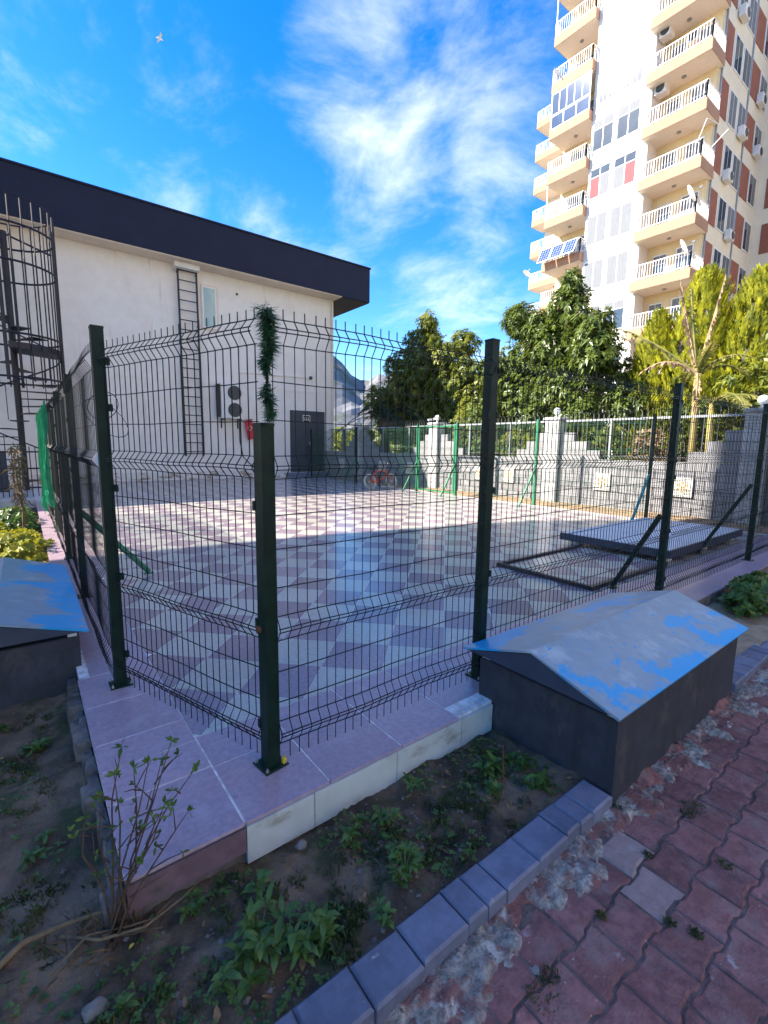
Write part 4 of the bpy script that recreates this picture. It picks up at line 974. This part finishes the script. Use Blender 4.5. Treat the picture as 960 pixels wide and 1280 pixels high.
# banana plant
bp_ = thing('banana_plant', 'yellowing banana plant with torn drooping leaves behind the wall railing', 'banana plant', (13.2, 4.6, -.1))
for dx, dy, h_ in ((0, 0, 3.45), (.25, -.3, 2.7), (-.2, .35, 2.2)):
    B = Vector((13.2+dx, 4.6+dy, -.1)); MB().tube([B, B+Vector((.02, 0, h_*.5)), B+Vector((.0, .05, h_))], [.11, .09, .05], 12).build('stem', 'bananastem', bp_, True)
def banana_leaf(o, d, ln, w, rise, droop, mat, seed, torn=.55):
    rr = random.Random(seed); d = Vector((*d, 0)).normalized(); side = Vector((-d.y, d.x, 0)); b = MB(); pts = []
    for k in range(29):
        t = k/28; pts.append(Vector(o)+d*(ln*t*(1-.15*t))+Vector((0, 0, rise*t-droop*t*t)))
    b.tube(pts, [.035*(1-.85*k/28)+.004 for k in range(29)], 6)
    for s in (-1, 1):
        k = 3
        while k < 28:
            n = rr.choice((1, 1, 1, 2)); k2 = min(28, k+n); hang = rr.uniform(.25, 1.25)*torn; ww = w*math.sin(math.pi*min(1, (k+1.5)/29))**.6*rr.uniform(.75, 1.05)
            tilt = d*rr.uniform(.0, .6)*ww
            def q(i, f): return pts[i]+(side*s*ww*f*math.cos(hang*f))+Vector((0, 0, -ww*f*math.sin(hang*f)*1.0+.03*f))+tilt*f
            vs = [q(k, 0), q(k2, 0), q(k, .5), q(k2, .5), q(k, 1)+d*.02, q(k2, 1)-d*.02]
            if rr.random() > .12*torn: b.add(vs, [(0, 1, 3, 2), (2, 3, 5, 4)])
            k = k2
    b.build('leaf', mat, bp_)
O = (13.2, 4.65, 3.3)
for i, (d, ln, w, ri, dr, mt) in enumerate([((-.2, 1.0), 2.3, .28, 2.2, .85, 'banana'), ((-.05, 1), .65, .15, 2.4, .1, 'bananadry'), ((.2, .6), .45, .17, 2.2, .1, 'banana'), ((.05, -1), .45, .13, 2.3, .1, 'bananadry'), ((-.1, -1.0), 1.35, .26, 1.1, .9, 'banana'),
                                            ((.5, -.8), 1.3, .24, .9, 1.1, 'banana'), ((-.5, .6), 1.5, .22, 1.2, 1.2, 'bananadry'), ((.8, .5), 1.6, .26, 1.0, 1.1, 'banana'), ((-.3, -.15), .5, .12, .1, 1.2, 'bananadry'), ((-.7, -.6), .9, .2, 1.2, .6, 'banana')]):
    banana_leaf(O, d, ln, w, ri, dr, mt, 40+i, 1.0 if mt == 'bananadry' else .6)
for i, d in enumerate([(.3, -1), (-.6, -.6), (.7, .2)]): banana_leaf((13.45, 4.3, 2.6), d, 1.5, .3, .9, 1.2, 'banana', 70+i)
# feather palm
pt = thing('feather_palm', 'dark feather palm with arching fronds between the white building and the gate', 'palm', (13.3, 17.2, -.1))
MB().tube([(13.3, 17.2, -.1), (13.3, 17.2, 1.0), (13.32, 17.2, 2.0)], [.24, .22, .2], 12).build('trunk', 'bark', pt, True); MB().tube([(13.32, 17.2, 1.99), (13.32, 17.2, 2.75)], [.2, .17], 12).build('crown_shaft', 'bark', pt, True); rr = random.Random(12); lv = MB()
for k in range(26):
    a = k*2.4; el = rr.uniform(.25, 1.35); d = Vector((math.cos(a), math.sin(a), 0)); ln = rr.uniform(1.8, 2.6); pts = [Vector((13.32, 17.2, 2.7))+d*(ln*t*math.cos(el)*(1+.15*t))+Vector((0, 0, ln*math.sin(el)*t-1.3*t*t*ln*.55)) for t in [i/12 for i in range(13)]]
    lv.tube(pts, [.022*(1-.8*i/12) for i in range(13)], 4)
    for i in range(2, 13):
        for j in (0, .5):
            p_ = pts[i].lerp(pts[min(12, i+1)], j); tg = (pts[i]-pts[i-1]).normalized(); sd = tg.cross(Vector((0, 0, 1))).normalized()
            for s in (-1, 1): dd = (sd*s+tg*.7+Vector((0, 0, .25))).normalized(); lv.rleaf(p_, dd, dd.cross(Vector((0, 0, 1))).normalized(), .42*(1-.4*i/12), .035, .10)
lv.build('fronds', 'leafpalm', pt)
# bushes right behind the railing
def bush(name, label, base, rx, ry, h_, mat, seed, n=260, leaf=(.10, .05), per=8, cat='bush', group=None, stem='bark'):
    rr = random.Random(seed); t = thing(name, label, cat, base, group); B = Vector(base); lv = MB(); st = MB()
    for k in range(max(5, n//18)):
        a = rr.uniform(0, 6.28); q = math.sqrt(rr.random())*.8; e = B+Vector((rx*q*math.cos(a), ry*q*math.sin(a), h_*rr.uniform(.6, .95))); st.tube([B+Vector((.05*math.cos(a), .05*math.sin(a), 0)), B.lerp(e, .5)+Vector((0, 0, .06*h_)), e], [.014*h_+.002, .008*h_+.002, .002], 5)
    for _ in range(n):
        a = rr.uniform(0, 6.28); u = rr.random(); q = (.55+.45*rr.random())*math.sqrt(max(.05, 1-(u*.95)**2.5)); q *= 1+.3*nz(math.cos(a)*1.5, math.sin(a)*1.5, 1., u*3+seed)
        tip = B+Vector((rx*q*math.cos(a), ry*q*math.sin(a), h_*(.05+.95*u))); ax = (Vector((math.cos(a)*.6, math.sin(a)*.6, .8))+rdir(rr)*.4).normalized(); s0 = ax.orthogonal().normalized(); s1 = ax.cross(s0)
        for k in range(per):
            t_ = k*2.4+rr.random(); e = s0*math.cos(t_)+s1*math.sin(t_); dd = (e+ax*rr.uniform(0, .9)).normalized(); ln = leaf[0]*rr.uniform(.6, 1.2)
            lv.rleaf(tip, dd, dd.cross(ax).normalized(), ln, leaf[1]*rr.uniform(.8, 1.2), ln*rr.uniform(.0, .4))
    st.build('stems', stem, t, True); lv.build('foliage', mat, t); return t
bush('garden_bush', 'dark leafy bush behind the railing under the glossy tree', (12.6, 6.6, 0), .55, 1.1, 2.0, 'leafdark', 1, 420, (.13, .06))
bush('garden_bush', 'leafy bush behind the railing beside the lit pillar and gate', (12.6, 9.2, 0), .55, 1.3, 1.95, 'leafolive', 2, 420, (.13, .06))
bush('garden_bush', 'shaded bush behind the wall near the feather palm', (12.9, 14.0, 0), .6, 1.5, 2.1, 'leafdark', 3, 420, (.14, .06))
bush('dry_bush', 'yellow dried bush behind the railing next to the banana stems', (12.5, 5.35, 0), .4, .6, 1.95, 'bananadry', 4, 260, (.13, .05))
bush('garden_bush', 'green bush behind the railing at the shaded end of the wall', (12.7, 3.4, 0), .5, .9, 1.9, 'leafolive', 5, 380, (.13, .07))
bush('garden_bush', 'tall bush filling the gap behind the globe lamp by the gate', (13.6, 11.8, 0), .8, 1.2, 2.9, 'leafdark', 6, 520, (.16, .07))
bush('garden_bush', 'olive bush behind the wall close to the white building', (13.8, 19.5, 0), .7, 1.2, 2.2, 'leafolive', 7, 360, (.15, .06))
bush('garden_bush', 'tall olive bush between the two broadleaf trees', (14.2, 12.6, 0), .9, 1.3, 3.4, 'leafolive', 41, 620, (.16, .07))
bush('garden_bush', 'green bush below the conifers, behind the banana stems', (14.3, 5.0, 0), .8, 1.6, 2.7, 'leafdark', 42, 620, (.15, .07))
bush('garden_bush', 'bright leafy bush right of the banana, rising above the railing', (13.9, 2.6, 0), .8, 1.2, 3.3, 'leafolive', 43, 620, (.15, .07))
far_b = MB(); rr = random.Random(31)
for _ in range(5200):
    x = rr.uniform(24, 30); y = rr.uniform(-4, 46); z = rr.uniform(0, 3.1+.8*nz(y, 0, .35)); dd = rdir(rr); far_b.rleaf(Vector((x, y, z)), dd, dd.orthogonal().normalized(), .7, .45, .2)
tag(far_b.build('far_greenery', 'leafolive'), 'far hedge of mixed greenery behind the garden', 'greenery', kind='stuff')
# left bed shrubs
bush('yellow_shrub', 'sunlit yellow green shrub in the left bed behind the lidded box', (-.22, 8.0, -.16), .5, .75, .36, 'leafyellow', 11, 320, (.09, .06), cat='shrub')
bush('green_shrub', 'darker green shrub in the left bed, past the yellow one', (-.2, 10.6, -.16), .38, .8, .40, 'leafweed', 12, 260, (.08, .05), cat='shrub')
bush('yellow_shrub', 'small bright shrub in the left bed at the foot of the dried stalk', (-.5, 9.2, -.16), .35, .45, .34, 'leafyellow', 14, 200, (.08, .05), cat='shrub')
t = thing('dried_plant', 'dried brown stalk with withered leaves in the left bed', 'dried plant', (-.08, 9.9, -.16)); rr = random.Random(5)
MB().tube([(-.08, 9.9, -.16), (-.06, 9.9, .3), (-.10, 9.88, .75), (-.12, 9.88, 1.25)], [.025, .02, .016, .008], 6).build('stalk', 'dry', t); lv = MB()
for _ in range(260):
    z = rr.uniform(.35, 1.4); dd = (rdir(rr)+Vector((0, 0, .2))).normalized(); lv.rleaf(Vector((-.09+rr.gauss(0, .05), 9.9+rr.gauss(0, .05), z)), dd, dd.orthogonal().normalized(), rr.uniform(.06, .15), .025, .08)
lv.build('withered_leaves', 'dry', t)
bush('dark_shrub', 'dark shrub in the sandy bed beyond the lidded box', (5.75, 1.30, -.15), .42, .22, .36, 'leafweed', 21, 240, (.07, .04), cat='shrub')

# ------------------------------------------------------------------ weeds in the front bed
LM = []
for k in range(4):
    b = MB(); ln = 1.; b.leaf((0, 0, 0), (1, 0, .35+.1*k), (0, 0, 1), 1., .30+.04*k, .35+.15*k); LM.append(b.mesh('leaf', 'leafweed', True))
def weed(label, x, y, n, ln, spread, hgt, seed, objs=True):
    z = soilz(x, y)-.004; rr = random.Random(seed); t = thing('weed_plant', label, 'weed', (x, y, z)); B = Vector((x, y, z)); st = MB(); fo_ = MB()
    heads = [(B+Vector((rr.gauss(0, spread*.6), rr.gauss(0, spread*.6), hgt*rr.uniform(.35, 1)))) for _ in range(max(3, n//9))]
    for h_ in heads: st.tube([B, B.lerp(h_, .5)+Vector((0, 0, .01)), h_], [.004, .003, .002], 5)
    st.build('stems', 'leafweed', t)
    for k in range(n):
        h_ = heads[k % len(heads)]; a = k*2.4+rr.random()*.8; s = ln*rr.uniform(.6, 1.15); p = h_-Vector((0, 0, rr.uniform(0, hgt*.35)))
        if objs: link('leaf', LM[rr.randrange(4)], t, p, (R(rr.uniform(-12, 12)), R(rr.uniform(-30, 15)), a)).scale = (s, s, s)
        else: fo_.leaf(p, (math.cos(a), math.sin(a), rr.uniform(.1, .7)), (0, 0, 1), s, s*.34, .5)
    if fo_.v: fo_.build('foliage', 'leafweed', t, True)
    return t
weed('largest leafy weed clump in the front soil bed, below the platform corner', .47, 1.23, 130, .070, .085, .13, 1)
weed('leafy weed growing against the largest clump, towards the kerb', .60, 1.17, 60, .065, .05, .09, 2)
weed('rounded weed clump in the middle of the front bed', 1.03, 1.17, 80, .055, .045, .09, 3)
weed('small weed sprouting between the middle clump and the riser tiles', 1.12, 1.42, 44, .055, .04, .08, 4)
weed('weed growing at the foot of the white riser tiles', .98, 1.46, 36, .055, .04, .07, 5)
weed('broad weed beside the dark wall of the lidded box', 1.76, 1.36, 40, .075, .04, .09, 6)
weed('weed tucked between kerb end and lidded box', 1.85, 1.13, 46, .065, .05, .09, 7)
weed('weed against the box wall, halfway between its corner and the platform', 1.90, 1.28, 34, .065, .045, .09, 8)
weed('low weed in the left bed near the platform edge', -.05, 2.95, 60, .06, .08, .07, 9)
weed('low weed in the left bed near the twiggy shrub', -.06, 2.15, 34, .055, .06, .05, 10)
weed('sprig of weed under the broken mauve riser tile', .36, 1.50, 20, .05, .04, .06, 12)
weed('weed sprig near the kerb under the middle clump', .86, 1.08, 26, .045, .04, .05, 31)
weed('weed sprig by the rusty rod', 1.60, 1.24, 26, .05, .05, .05, 32)
weed('weed sprig close to the platform riser before the rod', 1.36, 1.50, 22, .05, .04, .05, 33)
weed('low spreading weed in the soil beside the smooth stone', .16, 1.34, 30, .045, .06, .04, 34)
weed('low weed in the left bed against the box', -.25, 3.25, 40, .06, .08, .06, 35)
rr = random.Random(9); gs = []
for x, y, r, n in ((.74, 1.14, .10, 40), (1.5, 1.3, .18, 40), (1.2, 1.25, .14, 26), (.5, 1.45, .12, 20), (.15, 1.2, .15, 22), (-.15, 1.9, .14, 20), (-.2, 2.8, .15, 24), (1.8, 1.42, .12, 20), (1.05, 1.35, .1, 18), (.9, 1.3, .12, 10), (.25, 1.30, .15, 8), (1.3, 1.1, .10, 8), (.0, 1.75, .15, 8), (-.1, 2.5, .12, 8), (.62, 1.42, .1, 6), (1.75, 1.2, .12, 10), (-.1, 3.2, .12, 8), (1.55, 1.05, .06, 5), (.05, 1.3, .12, 6)):
    for _ in range(n):
        a = rr.uniform(0, 6.28); q = r*math.sqrt(rr.random()); xx, yy = x+q*math.cos(a), y+q*math.sin(a)
        if xx > X0-.07 and yy > 1.57 or xx > 2.02 or yy < 1.04: continue
        gs.append((xx, yy, soilz(xx, yy)-.003, .03))
tufts('grass', gs, 'grass', 'thin short grass sprouting across the soil beds', 'grass', seed=6, h=.035, per=26)
b = MB(); rr = random.Random(10)      # clover and seedlings
for _ in range(1300):
    x = rr.uniform(-.5, 2.0); y = rr.uniform(1.05, 1.58) if x > .05 else rr.uniform(1.05, 3.4)
    if nz(x, y, 3, 8.) < .02: continue
    z = soilz(x, y)+rr.uniform(.004, .025); s = rr.uniform(.008, .018); a0 = rr.uniform(0, 6.28)
    for k in range(3): a = a0+k*2.09; b.leaf((x, y, z), (math.cos(a), math.sin(a), .25), (0, 0, 1), s, s*.8, .3)
tag(b.build('clover', 'leafweed'), 'tiny clover and seedlings dotted over the soil', 'clover', kind='stuff')
b = MB(); rr = random.Random(14)      # pebbles and clods
for _ in range(520):
    x = rr.uniform(-.6, 2.0); y = rr.uniform(1.05, 1.58) if x > .05 else rr.uniform(1.05, 3.45); s = rr.uniform(.003, .013)*(1.6 if rr.random() < .06 else 1); z = soilz(x, y)
    pts = [(x+s*dx*rr.uniform(.7, 1.2), y+s*dy*rr.uniform(.7, 1.2), z+s*dz*.7) for dx, dy, dz in ((1, 0, 0), (0, 1, 0), (-1, 0, 0), (0, -1, 0), (0, 0, 1), (0, 0, -1))]
    b.add(pts, [(0, 1, 4), (1, 2, 4), (2, 3, 4), (3, 0, 4), (1, 0, 5), (2, 1, 5), (3, 2, 5), (0, 3, 5)], 0 if rr.random() < .93 else 1)
tag(b.build('pebbles', ['concrete', 'stone']), 'small pebbles and clods strewn over the soil', 'pebbles', kind='stuff')
b = MB()
for _ in range(60):
    x = rr.uniform(-.4, 2.0); y = rr.uniform(1.06, 1.57) if x > .05 else rr.uniform(1.06, 3.3); a = rr.uniform(0, 6.28); s = rr.uniform(.018, .04)
    b.leaf((x, y, soilz(x, y)+.004), (math.cos(a), math.sin(a), .15), (rr.uniform(-.5, .5), rr.uniform(-.5, .5), 1), s, s*.55, -.2)
tag(b.build('fallen_leaves', 'dryleaf'), 'brown fallen leaves scattered over the soil beds', 'leaves', kind='stuff')
def rock(name, label, x, y, z, s, seed):
    rr = random.Random(seed); bm = bmesh.new(); bmesh.ops.create_icosphere(bm, subdivisions=3, radius=1)
    for v in bm.verts: k = 1+.25*noise.noise(v.co*1.4+Vector((seed, 0, 0)))+.06*noise.noise(v.co*5); v.co = Vector((v.co.x*s[0]*k, v.co.y*s[1]*k, v.co.z*s[2]*k))
    me = bpy.data.meshes.new(name); bm.to_mesh(me); bm.free(); me.materials.append(M['stone']); me.polygons.foreach_set('use_smooth', [True]*len(me.polygons))
    o = bpy.data.objects.new(name, me); C.objects.link(o); o.location = (x, y, z); return tag(o, label, 'stone')
rock('field_stone', 'smooth grey stone lying on the soil by the dry branches', .045, 1.38, -.15, (.035, .024, .02), 3)
rock('field_stone', 'small rough stone under the riser tiles', .78, 1.53, -.155, (.022, .02, .015), 8)
b = MB().leaf((.15, 1.50, -.148), (1, .3, .5), (0, 0, 1), .022, .012, .3); tag(b.build('yellow_petal', 'yellow', org=(.15, 1.5, -.15)), 'single yellow petal on the soil by the dry branches', 'petal')
# twiggy shrub at the platform corner
tg = thing('twiggy_shrub', 'bare twiggy shrub with a few leaf tufts in front of the platform corner', 'shrub', (.13, 1.58, -.17)); rr = random.Random(17); st = MB(); lv = MB()
tips = [(.33, 1.6, .45), (.41, 1.61, .31), (.18, 1.58, .50), (.29, 1.56, .26), (.12, 1.60, .34), (.25, 1.57, .42), (.36, 1.55, .20), (.07, 1.62, .28), (.22, 1.66, .36), (.20, 1.50, .15), (.15, 1.54, .44), (.30, 1.62, .38)]
for k, tp in enumerate(tips):
    T = Vector(tp); B = Vector((.13+rr.gauss(0, .02), 1.575+rr.gauss(0, .015), -.17)); m1 = B.lerp(T, .35)+Vector((rr.gauss(0, .015), rr.gauss(0, .01), .03)); m2 = B.lerp(T, .7)+Vector((rr.gauss(0, .02), rr.gauss(0, .012), .02))
    st.tube([B, m1, m2, T], [.0045, .0034, .0024, .0012], 5)
    for q in range(3):
        s = m1.lerp(T, .25+.25*q); e = s+Vector((rr.gauss(0, .05), rr.gauss(0, .035), rr.uniform(.02, .08))); st.tube([s, s.lerp(e, .5)+Vector((0, 0, .006)), e], [.0026, .002, .001], 4)
        for _ in range(rr.choice((0, 2, 4))): dd = (rdir(rr)+Vector((0, 0, .5))).normalized(); lv.leaf(e, dd, rdir(rr), rr.uniform(.018, .032), .011, .2)
    for _ in range(7): dd = (rdir(rr)+Vector((0, 0, .7))).normalized(); lv.leaf(T, dd, rdir(rr), rr.uniform(.02, .036), .012, .2)
st.build('stems', 'twig', tg, True); lv.build('foliage', 'leafweed', tg)
BR = [('dry_branch', 'thick dry branch lying from the shrub across the left soil', [(-.25, 1.62, -.14), (-.12, 1.70, -.125), (-.02, 1.70, -.13), (.10, 1.66, -.12), (.15, 1.60, -.13)], .011), ('dry_branch', 'thin curved dry branch over the soil in front of the platform corner', [(-.02, 1.66, -.13), (.08, 1.56, -.12), (.2, 1.50, -.10), (.32, 1.52, -.09), (.42, 1.58, -.11)], .005),
      ('dry_branch', 'slender dry twig pointing towards the smooth stone', [(-.06, 1.55, -.14), (.05, 1.60, -.12), (.17, 1.56, -.13), (.24, 1.53, -.12)], .004)]
for nm, lb, pts, r_ in BR:
    o = MB().tube(pts, [r_, r_*.95, r_*.8, r_*.6, r_*.3][:len(pts)], 7).build(nm, 'dry', org=pts[0], smooth=True); tag(o, lb, 'branch')
o = MB().tube([(1.71, 1.25, -.17), (1.712, 1.252, -.05), (1.705, 1.255, .06)], [.004, .004, .003], 6).build('rusty_rod', 'rust', org=(1.71, 1.25, -.17)); tag(o, 'thin rusty rod standing in the soil before the box', 'rod')
# dry grasses at the root of the shrub
b = MB(); rr = random.Random(23)
for _ in range(70):
    x = .10+rr.gauss(0, .06); y = 1.60+rr.gauss(0, .06)
    if x > X0-.01 and y > 1.58: y = 1.56
    dd = (Vector((rr.gauss(0, .6), rr.gauss(0, .6), 1))).normalized(); b.rleaf(Vector((x, y, -.17)), dd, dd.orthogonal().normalized(), rr.uniform(.06, .18), .003, .04)
tag(b.build('dry_grass', 'dry'), 'dry grass stalks at the foot of the twiggy shrub', 'grass', kind='stuff')

# ------------------------------------------------------------------ garland on the corner of the fence
ga = thing('garland', 'dark green tinsel garland hanging down the fence corner above the cut post', 'garland', (.80, 1.84, 1.55)); rr = random.Random(2)
core = []
for k in range(40):
    t = k/39; core.append(Vector((.797+.009*math.sin(t*9)+.005*math.sin(t*23), 1.80+.012*math.cos(t*8), 1.985-.43*t)))
MB().tube(core, .006, 5).build('cord', 'fence', ga); lv = MB()
for _ in range(3400):
    t = rr.random(); fat = .55+.75*max(0, .5+nz(t*7, 0, 1., 3.)); fat *= 1.15 if t < .42 else (.35 if .58 < t < .66 else .72)
    if rr.random() > fat: continue
    p = core[int(t*39)]+rdir(rr)*.012*fat; dd = rdir(rr); dd.z = dd.z*.7-.25; dd.normalize(); ln = rr.uniform(.018, .055)*fat
    lv.rleaf(p, dd, dd.orthogonal().normalized(), ln, .0046, .006)
lv.build('needles', 'tinsel', ga)

# ------------------------------------------------------------------ child's bicycle
def bicycle(loc, rz, lean):
    t = thing('bicycle', 'small red child bicycle leaning by the green gate on the plaza', 'bicycle', (0, 0, 0)); WR = .205; wb_ = .72
    def wheel(cx_):
        w = MB(); w.tube([(cx_+(WR-.02)*math.cos(a), 0, WR+(WR-.02)*math.sin(a)) for a in [2*math.pi*k/28 for k in range(29)]], .02, 7, caps=False); wo_ = w.build('wheel', 'tyre', t, True)
        r_ = MB(); r_.tube([(cx_+(WR-.045)*math.cos(a), 0, WR+(WR-.045)*math.sin(a)) for a in [2*math.pi*k/28 for k in range(29)]], .009, 5, caps=False); r_.tube([(cx_, -.04, WR), (cx_, .04, WR)], .02, 8); r_.build('rim', 'silver', wo_)
        s = MB()
        for k in range(16): a = 2*math.pi*k/16; s.tube([(cx_, .012*(-1)**k, WR), (cx_+(WR-.045)*math.cos(a), 0, WR+(WR-.045)*math.sin(a))], .0025, 4)
        s.build('spokes', 'silver', wo_)
    wheel(0); wheel(wb_)
    f = MB(); hd0, hd1 = (.575, 0, .50), (.60, 0, .40); bb = (.30, 0, .20); stp = (.20, 0, .46)
    for p, q, r_ in ((bb, hd1, .022), (stp, hd0, .016), (bb, stp, .016), (hd0, hd1, .022)): f.tube([p, q], r_, 8)
    for s in (-1, 1): f.tube([(0, .05*s, WR), (.30, .03*s, .20)], .010, 6); f.tube([(0, .05*s, WR), (.20, .015*s, .43)], .009, 6)
    f.build('frame', 'bikered', t, True)
    f = MB()
    for s in (-1, 1): f.tube([(.60, .035*s, .40), (.64, .045*s, .33), (wb_, .05*s, WR)], .011, 6)
    f.build('fork', 'bikered', t, True)
    f = MB().tube([(.575, 0, .50), (.56, 0, .58)], .013, 6); f.tube([(.50, -.24, .66), (.55, -.10, .60), (.56, 0, .58), (.55, .10, .60), (.50, .24, .66)], .011, 6); f.build('handlebar', 'silver', t, True)
    f = MB()
    for s in (-1, 1): f.tube([(.50, .24*s, .66), (.46, .33*s, .67)], .017, 7)
    f.build('grips', 'black', t)
    f = MB().tube([(.20, 0, .46), (.185, 0, .53)], .012, 6); f.prism([(.07, -.06), (.15, -.065), (.30, -.02), (.32, 0), (.30, .02), (.15, .065), (.07, .06)], .53, .575, c=.015); f.build('saddle', 'black', t)
    f = MB().tube([(.30, -.07, .20), (.30, .07, .20)], .016, 8); f.bar((.30, .07, .20), (.37, .075, .10), .018); f.bar((.30, -.07, .20), (.23, -.075, .30), .018); f.box(.33, .41, .075, .14, .09, .11); f.box(.19, .27, -.14, -.075, .29, .31); f.build('crank', 'black', t)
    f = MB().bar((.02, .055, .215), (.32, .055, .21), .012, .07); f.build('chain_guard', 'bikered', t)
    f = MB().tube([(.10, .05, .16), (.05, .16, .02)], .008, 5); f.build('kickstand', 'silver', t)
    t.matrix_world = Matrix.Translation(loc) @ Matrix.Scale(1.3, 4) @ Matrix.Rotation(rz, 4, 'Z') @ Matrix.Rotation(lean, 4, 'X'); return t
bicycle((9.15, 12.55, .002), R(2), R(-14))

# gull high in the sky
gu = thing('gull', 'tiny white gull gliding high in the blue sky', 'bird', (13, 52.0, 38.7)); G = Vector((13, 52.0, 38.7))
MB().tube([G+Vector((-.28, 0, 0)), G+Vector((-.1, 0, .02)), G+Vector((.1, 0, .03)), G+Vector((.25, 0, .02)), G+Vector((.33, 0, 0))], [.01, .08, .09, .06, .02], 8).build('body', 'white', gu, True)
for s in (-1, 1): MB().add([G+Vector((.12, .05*s, .04)), G+Vector((-.10, .05*s, .04)), G+Vector((-.02, .4*s, .16)), G+Vector((.16, .4*s, .16)), G+Vector((-.08, .75*s, .06))], [(0, 1, 2, 3), (3, 2, 4)]).build('wing', 'white', gu)

# added cream block, unseen behind the camera: bounces warm sunlight into the shade
ab = thing('bounce_block', 'unseen cream apartment block added behind the camera to bounce warm light', 'building', (16, -21, -.3))
MB().box(2, 32, -30, -13, -.29, 30).build('wall', 'towercream', ab)
for k in range(10):
    zf = .4+k*3.0
    for j in range(5):
        x0 = 3.2+j*5.8
        w = MB().box(x0, x0+2.0, -12.998, -12.94, zf+.8, zf+2.3).build('window', 'white', ab); MB().box(x0+.1, x0+1.9, -12.939, -12.93, zf+.9, zf+2.2).build('pane', 'glass', w)
        if k: MB().box(x0+2.4, x0+5.2, -12.998, -11.8, zf-.3, zf+.25).build('balcony', 'peach', ab)
